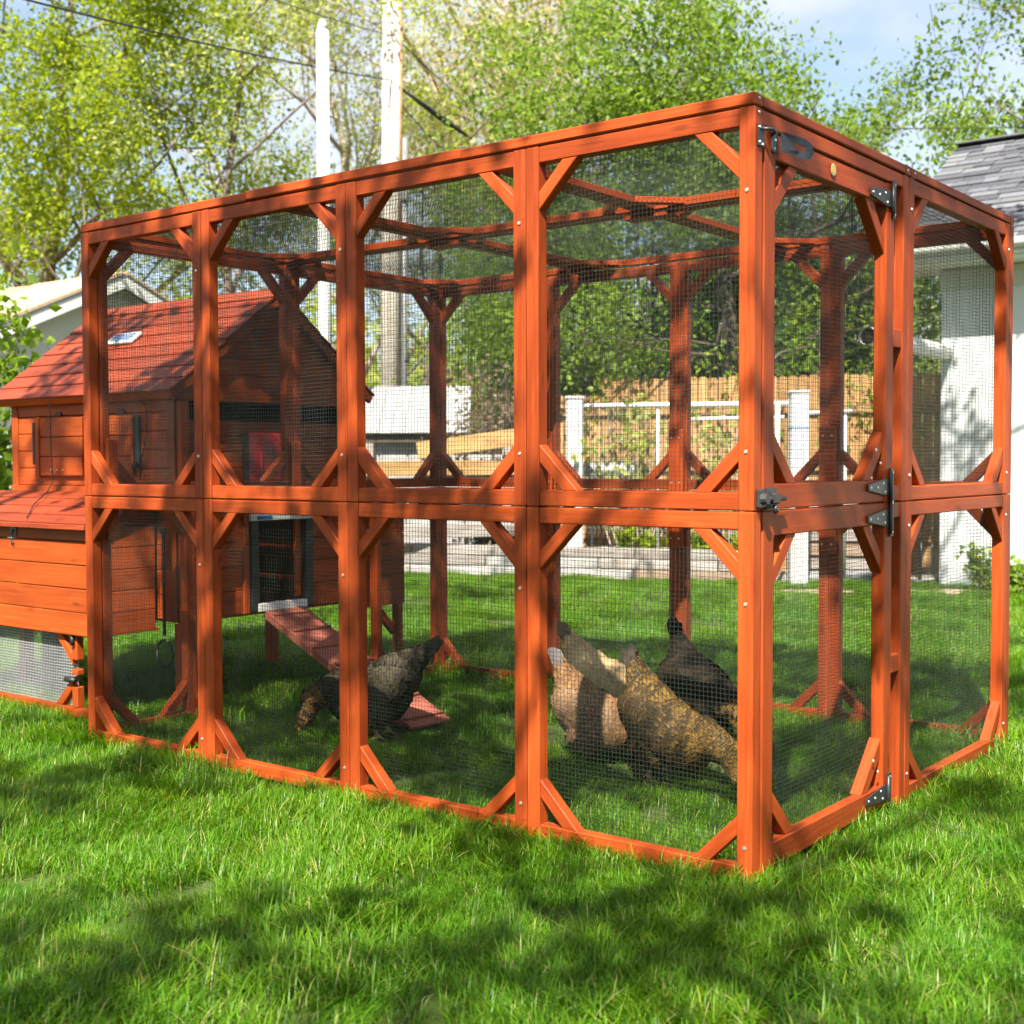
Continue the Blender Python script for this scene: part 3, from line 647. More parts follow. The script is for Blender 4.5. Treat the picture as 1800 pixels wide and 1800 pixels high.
    at_ = fm.attributes.new('rnd', 'FLOAT', 'POINT'); at_.data.foreach_set('value', np.array(RN, 'f'))
    fm.materials.append(feather_mats[0]); fm.materials.append(feather_mats[-1])
    mi = np.zeros(len(F), 'i'); mi[-26:] = 1
    if len(feather_mats) > 2:
        fm.materials.append(feather_mats[1])
        for k in range(len(F)-26):
            y = (Ti @ Vector(V[k*8])); mi[k] = 2 if (abs(y.y) > .07 and y.x < .1) or y.z < -.03 else 0
    if neckmat is not None:
        fm.materials.append(neckmat); ni = len(fm.materials)-1
        for k in range(len(F)-26):
            if np.linalg.norm(V[k*8]-headp) < .125 and rr.random() < .8: mi[k] = ni
    fm.polygons.foreach_set('material_index', mi)
    tag(place('feathers', fm, MW, root), kind='stuff')
    if comb:
        L = lambda p: MW @ Vector(p)
        prof = [(-.02, 0), (.022, -.012), (.024, .004), (.016, .010), (.012, .004), (.006, .018), (.0, .008), (-.008, .020), (-.012, .008), (-.022, .014)]
        ax = (MW.to_3x3() @ Vector((.8, 0, -.6))).normalized(); ay = (MW.to_3x3() @ Vector((.6, 0, .8))).normalized()
        prism('comb', [(a*scale, b*scale) for a, b in prof], L(hd + Vector((.014, -.002, .022))), ax, ay, .005, 'comb', root)
        for s_ in (-1, 1):
            disc('eye', L(hd + Vector((.012, s_*.020, .004))), MW.to_3x3() @ Vector((0, s_, 0)), .004, .003, 'eye', root)
        tube('wattle', [L(hd + Vector((.022, 0, -.022))), L(hd + Vector((.020, 0, -.045)))], [.007*scale, .004*scale], 'comb', root)
    return root
fm_buff = [feathermat('buff_feather', (.42, .28, .13), (.62, .45, .24), (.55, .41, .25), .16), feathermat('buff_tail_feather', (.16, .12, .10), (.07, .05, .045), (.30, .22, .15), .3)]
fm_gold = [feathermat('laced_gold_feather', (.026, .017, .009), (.215, .122, .028), (.10, .058, .016), .20), feathermat('laced_gold_wing_feather', (.028, .018, .010), (.15, .088, .028), (.08, .047, .017), .20), feathermat('dark_tail_feather', (.10, .075, .055), (.035, .028, .024), (.07, .05, .04), .3, 11.0)]
fm_dark = [feathermat('dark_laced_feather', (.035, .021, .008), (.0075, .007, .007), (.010, .009, .0085), .16), feathermat('black_tail_feather', (.018, .015, .015), (.010, .009, .009), (.014, .012, .012), .3)]
fm_grey = [feathermat('fawn_feather', (.115, .058, .028), (.27, .145, .065), (.25, .15, .075), .18), feathermat('cream_fawn_feather', (.15, .085, .045), (.31, .19, .105), (.30, .20, .125), .18), feathermat('grey_tail_feather', (.20, .18, .18), (.12, .11, .115), (.24, .21, .20), .3)]
fm_black = [feathermat('grey_laced_feather', (.075, .062, .040), (.008, .0075, .007), (.018, .015, .012), .22), feathermat('black_grey_tail_feather', (.075, .068, .060), (.016, .015, .014), (.04, .035, .03), .3, 9.0)]
leg_c = (.30, .22, .10)
fm_neck = feathermat('gold_neck_feather', (.20, .11, .026), (.020, .015, .012), (.12, .07, .02), .3)
hen('buff_hen', 'pale buff hen with raised dark tipped tail at the back of the pecking group', (-1.44, 1.50, .0), R(26), R(17), 1.04, fm_buff, henskin('buff_skin', (.42, .29, .14), leg_c), 11)
hen('fawn_hen', 'fawn brown hen with grey tail seen from behind, left of the golden hen', (-1.12, .95, .0), R(16), R(20), .96, fm_grey, henskin('fawn_skin', (.26, .17, .10), leg_c), 12)
hen('golden_hen', 'golden laced hen with dark upright tail pecking beside the near corner post', (-.76, .86, .0), R(0), R(24), 1.05, fm_gold, henskin('gold_skin', (.16, .09, .025), leg_c), 13, (.27, -.02, .045))
hen('black_hen', 'black hen with gold laced neck half hidden behind the near corner post', (-1.0, 1.50, .0), R(-24), R(20), 1.08, fm_dark, henskin('dark_skin', (.02, .016, .012), leg_c), 14, neckmat=fm_neck)
hen('speckled_hen', 'dark speckled hen pecking in front of the ramp foot', (-2.06, .74, .0), R(203), R(16), 1.10, fm_black, henskin('speckled_skin', (.035, .030, .024), leg_c), 15, (.26, .02, .055), tail=(-.93, .38), neckmat=fm_neck)

# ------------------------------------------------------------------ trees and plants
def leaf_mesh(name, P, size, mat, parent, r, droop=.0, aspect=.55):
    """one folded leaf (two triangles each side of the midrib) at every point of P"""
    n = len(P); d = r.normal(size=(n, 3)); d[:, 2] -= droop; d /= np.linalg.norm(d, axis=1)[:, None]
    w = r.normal(size=(n, 3)); s = np.cross(d, w); s /= np.linalg.norm(s, axis=1)[:, None]; nn = np.cross(s, d)
    L = (size*r.uniform(.65, 1.3, n))[:, None]; W_ = L*aspect*.5
    mid = P + d*L*.5
    V = np.stack([P, mid + s*W_ + nn*L*.10, P + d*L, mid - s*W_ + nn*L*.10], 1).reshape(-1, 3).astype('f')
    me = bpy.data.meshes.new(name); me.vertices.add(4*n); me.vertices.foreach_set('co', V.ravel())
    idx = np.arange(n)*4; loops = np.stack([idx, idx+1, idx+2, idx, idx+2, idx+3], 1).ravel().astype('i')
    me.loops.add(6*n); me.loops.foreach_set('vertex_index', loops); me.polygons.add(2*n)
    me.polygons.foreach_set('loop_start', np.arange(2*n, dtype='i')*3); me.polygons.foreach_set('loop_total', np.full(2*n, 3, 'i')); me.update()
    a = me.attributes.new('rnd', 'FLOAT', 'POINT'); a.data.foreach_set('value', np.repeat(np.clip(r.beta(2, 2, n), 0, 1), 4).astype('f'))
    me.materials.append(M[mat]); return tag(link(bpy.data.objects.new(name, me), parent), kind='stuff')

def skeleton(r, base, h, r0, lean=(0, 0), levels=4, first=.25, spread=.75, kids=(7, 5, 4, 4), ratio=(.55, .55, .5, .5), up=.25, gnarl=.16):
    """recursive limbs; returns tubes [(points, radii)] and twig points"""
    tubes = []; twigs = []
    def grow(p, d, ln, rad, lv):
        n = max(3, int(6 - lv)); pts = [p.copy()]; rs = [rad]
        for i in range(n):
            d = d + r.normal(0, gnarl, 3)*(1 if lv else .5); d[2] += up*(.35 if lv else .1); d /= np.linalg.norm(d)
            p = p + d*ln/n; pts.append(p.copy()); rs.append(rad*(1 - .75*(i+1)/n))
        tubes.append((pts, rs, lv))
        if lv == levels:
            twigs.extend(pts[1:]); return
        k = kids[min(lv, len(kids)-1)]
        for j in range(k):
            t = (first if lv == 0 else .25) + (1 - (first if lv == 0 else .25))*(j + r.random())/k
            i = min(int(t*n), n-1); q = pts[i] + (pts[i+1]-pts[i])*(t*n-i)
            ax = r.normal(size=3); ax -= np.dot(ax, d)*d; ax /= np.linalg.norm(ax)
            nd = d*(1-spread) + ax*spread; nd /= np.linalg.norm(nd)
            grow(q, nd, ln*ratio[min(lv, len(ratio)-1)]*r.uniform(.7, 1.15)*(1.15-.45*t if lv == 0 else 1), max(rs[i]*.55, .004), lv+1)
    d0 = np.array([lean[0], lean[1], 1.0]); grow(np.array(base, float), d0/np.linalg.norm(d0), h, r0, 0)
    return tubes, np.array(twigs)
def tube_set(name, tubes, mat, parent, minr=.0, sides=(10, 7, 5, 4, 3)):
    V = []; F = []
    for pts, rs, lv in tubes:
        if max(rs) < minr: continue
        v, f = tube_data(pts, rs, sides[min(lv, 4)], lv < 2); b = len(V); V += v; F += [tuple(i+b for i in q) for q in f]
    return mesh_obj(name, V, F, mat, parent, True)
def tree(name, label, base, h, r0, leafn, leafsize, mat, seed, bark='bark', sig=.16, group='trees behind the yard', minz=None, keep=None, cat='tree', **kw):
    r = np.random.default_rng(seed); t = tag(empty(name, base), label, cat, group)
    tubes, tw = skeleton(r, base, h, r0, **kw)
    tube_set('trunk', [q for q in tubes if q[2] < 2], bark, t); tube_set('branches', [q for q in tubes if q[2] >= 2], bark, t)
    if minz is not None: tw = tw[tw[:, 2] > minz]
    P = tw[r.integers(0, len(tw), leafn)] + r.normal(0, sig, (leafn, 3))
    leaf_mesh('crown', P, leafsize, mat, t, r, .3)
    return t
tree('leafy_tree', 'large yellow green leafy tree at the left above the neighbouring garage', at(-7.6, 19.5), 8.5, .15, 62000, .085, 'leaf_yellow', 21, levels=4, kids=(12, 6, 5, 4), first=.12, spread=.68, ratio=(.50, .55, .55, .5), sig=.13)
tree('sparse_tree', 'sparse pale tree with dark limbs behind the white pole', at(-3.7, 18.5), 7.6, .10, 12000, .075, 'leaf_pale', 22, 'bark', .12, levels=4, kids=(7, 5, 4, 3), first=.25, spread=.55, ratio=(.62, .6, .5, .5), lean=(.05, -.05))
tree('budding_tree', 'tall thin twigged budding tree right of the utility pole', at(-.3, 24), 12.5, .22, 20000, .12, 'leaf_bud', 23, 'twig', .28, levels=4, kids=(14, 7, 5, 4), first=.12, spread=.5, ratio=(.45, .55, .5, .5), up=.35)
tree('apple_tree', 'bright green tree with a dark leaning trunk above the picket fence', at(2.55, 15.2), 5.2, .15, 40000, .070, 'leaf_green', 24, 'bark_dark', .12, levels=4, kids=(11, 6, 5, 3), first=.22, spread=.72, ratio=(.62, .58, .5, .5), lean=(-.12, 0), gnarl=.2)
tree('round_tree', 'fresh green tree in the middle, left of the bright green tree', at(1.2, 18.5), 6.0, .12, 18000, .080, 'leaf_green', 25, 'bark', .13, levels=4, kids=(10, 6, 4, 3), first=.2, spread=.65, ratio=(.5, .55, .5, .5))
tree('overhanging_tree', 'green tree at the right edge overhanging the dark shingle roof', at(7.9, 15.5), 7.6, .16, 30000, .080, 'leaf_green', 26, 'bark', .12, levels=4, kids=(10, 6, 4, 3), first=.25, spread=.66, ratio=(.50, .55, .5, .5))
tree('dark_tree', 'darker leafy tree low behind the picket fence', at(3.5, 16.8), 3.4, .13, 30000, .095, 'leaf_dark', 27, 'bark_dark', .2, levels=4, kids=(9, 6, 4, 3), first=.15, spread=.7, ratio=(.6, .58, .5, .5))
tree('young_tree', 'small light green tree behind the pale shed', at(.55, 16.5), 3.2, .08, 14000, .085, 'leaf_green', 28, 'bark', .2, levels=4, kids=(8, 5, 4, 3), first=.2, spread=.7, ratio=(.5, .55, .5, .5))
tree('airy_tree', 'airy light green tree reaching towards the dark roof at the right', at(4.3, 17.5), 5.6, .10, 8500, .080, 'leaf_green', 35, 'bark', .13, levels=4, kids=(11, 6, 4, 4), first=.2, spread=.62, ratio=(.46, .55, .5, .5))
tree('twiggy_tree', 'fine twigged pale tree filling the sky between the two poles', at(-3.0, 25), 11.0, .14, 15000, .085, 'leaf_pale', 29, 'twig', .16, levels=4, kids=(14, 7, 5, 4), first=.15, spread=.55, ratio=(.42, .55, .5, .5), up=.3)
tree('slim_tree', 'slim light green tree just right of the white pole', at(-1.7, 21.5), 7.8, .09, 9000, .075, 'leaf_yellow', 30, 'bark', .14, levels=4, kids=(10, 6, 4, 4), first=.25, spread=.55, ratio=(.38, .55, .5, .5), up=.3)
def shrub(name, label, base, h, w, stems, leafn, leafsize, mat, seed, bark='twig', sig=.07, cat='shrub', group=None, minz=0.0):
    r = np.random.default_rng(seed); t = tag(empty(name, base), label, cat, group); tubes = []; tw = []
    for k in range(stems):
        a = r.random()*6.28; q = r.random()**.5*w; e = np.array([base[0]+math.cos(a)*q, base[1]+math.sin(a)*q, h*r.uniform(.6, 1.05)])
        b = np.array([base[0]+math.cos(a)*q*.25, base[1]+math.sin(a)*q*.25, 0.0]); pts = [b + (e-b)*s_ + r.normal(0, .03*h, 3)*s_*(1-s_)*2 for s_ in np.linspace(0, 1, 6)]
        tubes.append((pts, [.010*(1-.8*s_)*h**.5 for s_ in np.linspace(0, 1, 6)], 3)); tw += pts[1:]
        for j in range(5):
            p = pts[r.integers(1, 6)]; d = r.normal(size=3); d[2] = abs(d[2])*.6; d *= .30*h/np.linalg.norm(d)*r.uniform(.3, .8)
            tubes.append(([p, p+d*.5, p+d], [.004*h**.5, .003, .0015], 4)); tw += [p+d*.5, p+d]
    tube_set('stems', tubes, bark, t); tw = np.array(tw); P = tw[r.integers(0, len(tw), leafn)] + r.normal(0, sig, (leafn, 3)); P[:, 2] = np.abs(P[:, 2])+.01; P = P[P[:, 2] > minz]
    leaf_mesh('foliage', P, leafsize, mat, t, r, .1, .7); return t
shrub('leafy_shrub', 'bright leafy shrub at the left edge beside the coop', at(-3.32, 8.0), 1.85, .30, 16, 3600, .075, 'leaf_green', 31, 'bark', .09)
shrub('bare_shrub', 'brown bare twiggy shrub right of the pale shed', at(-.22, 13.6), 1.95, .46, 60, 2600, .06, 'leaf_dry', 32, 'bark', .07)
shrub('trained_vine', 'thin leafy vine climbing the white pipe frame', at(1.18, 12.30), 1.65, .62, 14, 700, .085, 'leaf_pale', 33, 'twig', .05, 'vine', minz=.85)
shrub('second_vine', 'leafy vine low at the right end of the white pipe frame', at(2.0, 12.0), 1.55, .42, 10, 480, .085, 'leaf_pale', 34, 'twig', .05, 'vine', minz=.85)
# far woodland closes the view behind everything
r = np.random.default_rng(40); Pn = []
for k in range(120):
    a = -22 + 44*r.random(); d = r.uniform(34, 44); c = np.array(at(a, d)); hh = r.uniform(2.5, 6.5)
    q = r.normal(size=(420, 3)); q /= np.linalg.norm(q, axis=1)[:, None]; q *= (r.random(420)**.4)[:, None]*np.array([2.2, 2.2, hh*.5]); q += c + np.array([0, 0, hh*.55]); Pn.append(q[q[:, 2] > 0])
wl = leaf_mesh('woodland', np.concatenate(Pn), .30, 'leaf_pale', None, r); tag(wl, 'hazy pale green woodland far behind the yards', 'woodland', kind='stuff')

# big shade trees standing behind the photographer, whose crowns dapple the lawn
def want_shade(x, y):
    """share of canopy over the ground spot that this ray of sun would reach"""
    p = .37
    def e(cx, cy, rx, ry): return ((x-cx)/rx)**2 + ((y-cy)/ry)**2 < 1
    if y > 2.9: p = .20
    if y > 5.2: p = .13
    if y > 8.0 and x > -3.5: p = .46                     # garage wall
    if e(-1.45, -.62, 1.25, .60): p = .24                # sunlit lawn before the run
    if e(-.6, -1.25, .55, .30): p = .15
    if e(-3.6, -.15, 1.0, .45): p = .10
    if e(-1.9, .45, 1.5, .36): p = .40                   # posts of the long side
    if e(-.1, .75, .35, .45): p = .25
    if e(-2.75, 1.35, .7, .5): p = .75
    if e(.55, -.35, .95, .75): p = .60                   # shaded lawn at the right
    if e(-1.15, -1.75, .6, .5): p = .50
    if e(-2.4, -.75, .45, .35): p = .72
    if e(-.55, -.95, .55, .22): p = .55
    if e(-2.0, 1.50, 1.9, .52): p = .80                  # top rails
    if e(-1.6, 3.15, 2.6, .70): p = .62                  # back posts
    if e(-1.1, 1.30, .60, .48): p = .16                  # the hens
    if e(-4.8, 1.65, .80, .95): p = .22                  # left part of the coop roof and wall
    if e(-4.0, .70, .75, .45): p = .04                   # nest box front
    if e(-3.32, 1.95, .40, 1.0): p = .95                 # gable of the coop
    return p
def shade_tree(name, label, base, region, seed, hr=(4.6, 8.0)):
    r = np.random.default_rng(seed); t = tag(empty(name, base), label, 'tree', 'shade trees behind the photographer')
    nodes = [np.array([base.x, base.y, z]) + np.array([.05*math.sin(z), .05*math.cos(z), 0]) for z in np.linspace(0, 4.2, 8)]; par = [max(0, i-1) for i in range(8)]
    tips = []
    x0, x1, y0, y1 = region; st = .19
    for gx in np.arange(x0, x1, st):
        for gy in np.arange(y0, y1, st):
            x, y = gx + r.uniform(-.5, .5)*st, gy + r.uniform(-.5, .5)*st
            f = .5 + .75*mnoise.noise(Vector((x*1.25+.9, y*1.6, 3.7))) + .38*mnoise.noise(Vector((x*3.1, y*3.6, 9.1)))      # boughs and gaps
            if f < want_shade(x, y) and r.random() < .93:
                h = r.uniform(*hr); k = h/math.tan(SUN_EL); tips.append(np.array([x + SUN_H.x*k, y + SUN_H.y*k, h]))
    top = nodes[-1]; tips.sort(key=lambda p: np.linalg.norm(p-top))
    arr = list(nodes)
    for p in tips:
        A = np.array(arr); d = np.linalg.norm(A - p, axis=1) + .25*np.linalg.norm(A-top, axis=1)*0 + np.where(A[:, 2] < 2.4, 50, 0)
        par.append(int(np.argmin(d))); arr.append(p)
    n = len(arr); load = np.ones(n)
    for i in range(n-1, 0, -1):
        if par[i] != i: load[par[i]] += load[i]*.9
    rad = .0065*np.sqrt(load); rad = np.minimum(rad, .22)
    tubes = []
    for i in range(1, n):
        a, b = arr[par[i]], arr[i]; m = (a+b)/2 + r.normal(0, .05, 3)*np.linalg.norm(a-b)
        tubes.append(([a, m, b], [min(rad[par[i]], rad[i]*1.4), rad[i], rad[i]], 2 if i > 8 else 0))
    tube_set('trunk', tubes[:7], 'bark', t); tube_set('branches', tubes[7:], 'bark', t, sides=(10, 7, 5, 4, 3))
    C = np.array(tips); k = 26; P = np.repeat(C, k, 0) + r.normal(0, .095, (len(C)*k, 3))
    leaf_mesh('crown', P, .095, 'leaf_green', t, r, .3, .75); return t
shade_tree('shade_tree', 'broad green shade tree behind the photographer on the left', Vector((-4.4, -8.6, 0)), (-7.5, -1.2, -3.2, 7.5), 51)
shade_tree('shade_tree', 'broad green shade tree behind the photographer on the right', Vector((3.9, -8.0, 0)), (-1.2, 5.0, -3.2, 7.5), 52)
shade_tree('shade_tree', 'green shade tree standing right of the run, outside the picture', Vector((4.6, 4.6, 0)), (-3.2, .4, 8.2, 11.2), 53, (5.6, 7.6))

# ------------------------------------------------------------------ lawn
def grass_patch(seed, n, rad, hmin, hmax, wide):
    r = np.random.default_rng(seed); V = []; F = []; RN = []; TP = []; bias = r.random()*6.283
    for k in range(n):
        q = rad*r.random()**.5; a = r.random()*6.283; x, y = q*math.cos(a), q*math.sin(a)
        h = r.uniform(hmin, hmax)*(1.25 if r.random() < .08 else 1); w = wide*r.uniform(.7, 1.3); th = bias + r.normal(0, 1.1)
        le = np.array([math.cos(th), math.sin(th)]); sd = np.array([-le[1], le[0]]); bend = h*r.uniform(.2, 1.25); rv = min(1, max(0, r.normal(.48, .22)))
        if r.random() < .035: rv = r.uniform(.9, 1)
        b = len(V)
        for s_ in (0, .4, .75):
            p = np.array([x, y]) + le*bend*s_**2; z = h*s_*(1-.28*s_*bend/h); ww = w*(1-.35*s_)*.5
            V += [(p[0]-sd[0]*ww, p[1]-sd[1]*ww, z), (p[0]+sd[0]*ww, p[1]+sd[1]*ww, z)]; TP += [s_, s_]
        p = np.array([x, y]) + le*bend; V.append((p[0], p[1], h*(1-.28*bend/h))); TP.append(1.0); RN += [rv]*7
        F += [(b, b+1, b+3, b+2), (b+2, b+3, b+5, b+4), (b+4, b+5, b+6)]
    me = bpy.data.meshes.new('grass_tuft'); me.from_pydata(V, [], F); me.update()
    for nm, v in (('rnd', RN), ('tip', TP)): at_ = me.attributes.new(nm, 'FLOAT', 'POINT'); at_.data.foreach_set('value', np.array(v, 'f'))
    me.materials.append(M['grass']); me.polygons.foreach_set('use_smooth', [True]*len(F)); return me
lib = bpy.data.collections.new('grass_library')
NV = 10
for k in range(NV):
    o = bpy.data.objects.new('grass_tuft_%02d' % k, grass_patch(900+k, 440, .135, .026, .068, .0025)); lib.objects.link(o)
def noise2(x, y, s):
    return (np.sin(x*s*1.7+y*s*.6+1.3)+np.sin(y*s*1.9-x*s*.8+.4)+np.sin((x+y)*s*1.1+2.2)+np.sin((x-y)*s*2.3+5.1))/4
rg = np.random.default_rng(60); pts = []
hx, hy = -math.sin(YAW), math.cos(YAW)
for (d0, d1, dens) in ((1.2, 4.2, 62), (4.2, 7.5, 46), (7.5, 12.5, 30)):
    wmax = .40*d1 + 1.3; area = (d1-d0)*2*wmax; n = int(area*dens)
    d = rg.uniform(d0, d1, n); a = rg.uniform(-1, 1, n)*(.40*d+1.3)/1.0; keep = rg.random(n) < (.40*d+1.3)/wmax; d, a = d[keep], (rg.uniform(-1, 1, n)*(.40*d+1.3))[keep]
    pts.append(np.stack([CAM.x + _r.x*a + hx*d, CAM.y + _r.y*a + hy*d], 1))
pts = np.concatenate(pts)
def beyond_bed(x, y):
    yb = np.where(x < -7.05, 6.42 + (x+7.05)*.341, np.where(x < -3.85, 6.42 + (x+7.05)*.344, 7.52+(x+3.85)*.75)); return y > np.minimum(yb, 8.30)-.03
pts = pts[~beyond_bed(pts[:, 0], pts[:, 1])]
def in_blob(p, c, rx, ry, ang):
    x, y = p[:, 0]-c[0], p[:, 1]-c[1]; u = (x*math.cos(ang)+y*math.sin(ang))/rx; v = (-x*math.sin(ang)+y*math.cos(ang))/ry; return u*u+v*v < .8
pts = pts[~(in_blob(pts, (-3.25, 7.05), .62, .20, .6) | in_blob(pts, (-2.15, 7.85), .50, .20, .5))]
n = len(pts); cl = noise2(pts[:, 0], pts[:, 1], 3.1); cl2 = noise2(pts[:, 0]+9, pts[:, 1]-4, 8.0)
inside = (pts[:, 0] < .05) & (pts[:, 0] > -2.95) & (pts[:, 1] > -.02) & (pts[:, 1] < 2.2)
sc_a = (1.0 + .26*cl + .30*cl2 + rg.normal(0, .12, n))*np.where(inside, .80, 1.02); sc_a = np.clip(sc_a, .5, 1.7)
near_rail = (np.abs(pts[:, 1]) < .09) & (pts[:, 0] < .1) & (pts[:, 0] > -3) | (np.abs(pts[:, 0]) < .09) & (pts[:, 1] > -.1) & (pts[:, 1] < 2.2)
back_rail = ((np.abs(pts[:, 1]-2.08) < .16) & (pts[:, 0] < .1) & (pts[:, 0] > -3)) | ((np.abs(pts[:, 0]+2.86) < .12) & (pts[:, 1] > 0) & (pts[:, 1] < 2.2)); sc_a[back_rail] *= 1.45
sc_a[near_rail] *= np.where((pts[near_rail, 1] < 0) | (pts[near_rail, 0] > 0), 1.28, .80)
me = bpy.data.meshes.new('grass'); me.vertices.add(n); me.vertices.foreach_set('co', np.concatenate([pts, np.zeros((n, 1))], 1).astype('f').ravel())
for nm, v in (('gsc', sc_a), ('grot', rg.random(n)*6.283), ('tone', np.clip(.5+.35*cl+.25*rg.normal(0, 1, n)*.6, 0, 1))): at_ = me.attributes.new(nm, 'FLOAT', 'POINT'); at_.data.foreach_set('value', v.astype('f'))
at_ = me.attributes.new('gidx', 'INT', 'POINT'); at_.data.foreach_set('value', rg.integers(0, NV, n).astype('i'))
me.update(); grass = tag(link(bpy.data.objects.new('grass', me)), 'lush green lawn grass covering the yard', 'grass', kind='stuff')
ng = bpy.data.node_groups.new('lawn_instances', 'GeometryNodeTree')
ng.interface.new_socket('Geometry', in_out='INPUT', socket_type='NodeSocketGeometry'); ng.interface.new_socket('Geometry', in_out='OUTPUT', socket_type='NodeSocketGeometry')
G = lambda t: ng.nodes.new(t)
gi, go, iop, ci = G('NodeGroupInput'), G('NodeGroupOutput'), G('GeometryNodeInstanceOnPoints'), G('GeometryNodeCollectionInfo')
ci.inputs['Collection'].default_value = lib; ci.inputs['Separate Children'].default_value = True; ci.inputs['Reset Children'].default_value = True
def named(nm, ty):
    x = G('GeometryNodeInputNamedAttribute'); x.data_type = ty; x.inputs['Name'].default_value = nm; return [s_ for s_ in x.outputs if s_.enabled and s_.name == 'Attribute'][0]
cx = G('ShaderNodeCombineXYZ'); ng.links.new(named('grot', 'FLOAT'), cx.inputs[2])
iop.inputs['Pick Instance'].default_value = True
L_ = ng.links.new
L_(gi.outputs[0], iop.inputs['Points']); L_(ci.outputs[0], iop.inputs['Instance']); L_(named('gidx', 'INT'), iop.inputs['Instance Index'])
e2r = G('FunctionNodeEulerToRotation'); L_(cx.outputs[0], e2r.inputs[0]); L_(e2r.outputs[0], iop.inputs['Rotation']); L_(named('gsc', 'FLOAT'), iop.inputs['Scale'])
L_(iop.outputs[0], go.inputs[0])
grass.modifiers.new('lawn', 'NODES').node_group = ng
# weeds and dandelions by the garage
for k, (x, y, h, w, lab) in enumerate(((-1.95, 7.98, .34, .16, 'leafy weed with yellow flowers growing against the right garage wall'), (-1.62, 7.80, .30, .16, 'low broad weed clump right of the flowering weed'), (-1.35, 8.05, .26, .18, 'low weed clump at the right edge below the garage wall'))):
    s_ = shrub('weed_plant', lab, Vector((x, y, 0)), h, w, 14, 420, .055, 'leaf_green', 70+k, 'leaf_green', .035, 'weed', 'weeds along the garage')
    if k == 0:
        for fx, fz in ((.05, .36), (-.06, .30), (.12, .26)): disc('flower', (x+fx, y-.05, fz), (0, -.6, .8), .018, .012, 'flower', s_)

# ------------------------------------------------------------------ buildings
def wallquad(name, pts, mat, parent): return mesh_obj(name, pts, [tuple(range(len(pts)))], mat, parent)
# garage at the right: wall facing the lawn, gable roof with dark shingles
gr = tag(empty('garage', (-1, 9.5, 0)), 'white stucco garage with dark grey shingle roof at the right', 'garage')
GX0, GX1, GY0, GY1, GE, GRZ, GRY = -2.495, 4.2, 8.40, 11.6, 2.92, 4.20, 9.93
for nm, a, b in (('wall', (GX0, GY0, 0), (GX1, GY0+.15, 2.78)), ('wall', (GX0, GY1-.15, 0), (GX1, GY1, 2.78)), ('wall', (GX0, GY0+.151, 0), (GX0+.15, GY1-.151, 2.78)), ('wall', (GX1-.15, GY0+.151, 0), (GX1, GY1-.151, 2.78))):
    a, b = Vector(a), Vector(b); c = (a+b)/2; s_ = b-a; place(nm, box_mesh(s_.x, s_.y, s_.z, 'stucco', .006), Matrix.Translation(c), gr)
box('frieze_board', (GX0-.01, GY0-.02, 2.60), (GX1, GY0-.001, 2.78), 'stucco_grey', gr); box('soffit', (-2.84, 7.97, 2.785), (GX1, GY0+.3, 2.805), 'white', gr)
box('fascia', (-2.86, 7.94, 2.80), (GX1, 7.968, 2.93), 'white', gr); tube('gutter', [(-2.88, 7.915, 2.885), (GX1, 7.915, 2.885)], .045, 'stucco_grey', gr, 10)
for x in (GX0, GX1-.15): prism('gable', [(GY0, 2.78), (GY1, 2.78), (GRY, GRZ-.12)], (x, 0, 0), Y3, Z3, .15, 'stucco', gr)
sl_e, sl_r = Vector((0, 7.93, GE)), Vector((0, GRY, GRZ)); sd = (sl_r-sl_e); sn = Vector((0, -sd.z, sd.y)).normalized()
rfg = empty('roof', (0, 9, 3.5), gr)
mesh_obj('roof_deck', [(-2.87, sl_e.y, GE-.02), (GX1, sl_e.y, GE-.02), (GX1, GRY, GRZ-.02), (-2.87, GRY, GRZ-.02), (-2.87, 2*GRY-sl_e.y, GE-.02), (GX1, 2*GRY-sl_e.y, GE-.02)], [(0, 1, 2, 3), (3, 2, 5, 4)], 'shingle', rfg)
rs = random.Random(5); courses = 22; cl_ = sd.length/courses; smesh = {}
for i in range(courses):
    x = -2.875 - rs.uniform(0, .02); p = sl_e + sd*((i+.5)/courses)
    xmax = -1.05
    while x < xmax:
        w = rs.choice((.14, .19, .25, .32)); th = rs.choice((.010, .016))
        c = Vector((x+w/2, 0, 0)) + p + sn*(.006+th/2)
        place('shingle', box_mesh(w-.006, cl_+.03, th, 'shingle', .002), frame_mat(c, X3, z=(sn + sd.normalized()*.09)), rfg); x += w
    place('shingle_strip', box_mesh(GX1-x, cl_+.03, .012, 'shingle', .002), frame_mat(Vector(((x+GX1)/2, 0, 0)) + p + sn*.012, X3, z=(sn + sd.normalized()*.09)), rfg)
beam('ridge_cap', (-2.88, GRY, GRZ+.018), (GX1, GRY, GRZ+.018), .24, .016, Z3, 'shingle', rfg); beam('rake_trim', Vector((-2.885, 0, 0))+sl_e-sn*.07, Vector((-2.885, 0, 0))+sl_r-sn*.07, .02, .12, sn, 'white', rfg)
fl = empty('flue_pipe', (-2.44, 7.8, 2.1), gr); tube('pipe', [(-2.45, 8.41, 2.06), (-2.46, 6.66, 2.075)], .070, 'white', fl, 16, False); tube('pipe_inner_shade', [(-2.46, 6.70, 2.0746), (-2.455, 7.3, 2.07)], .066, 'dark', fl, 16)  # near-black inner tube paints the shade in the pipe's open end
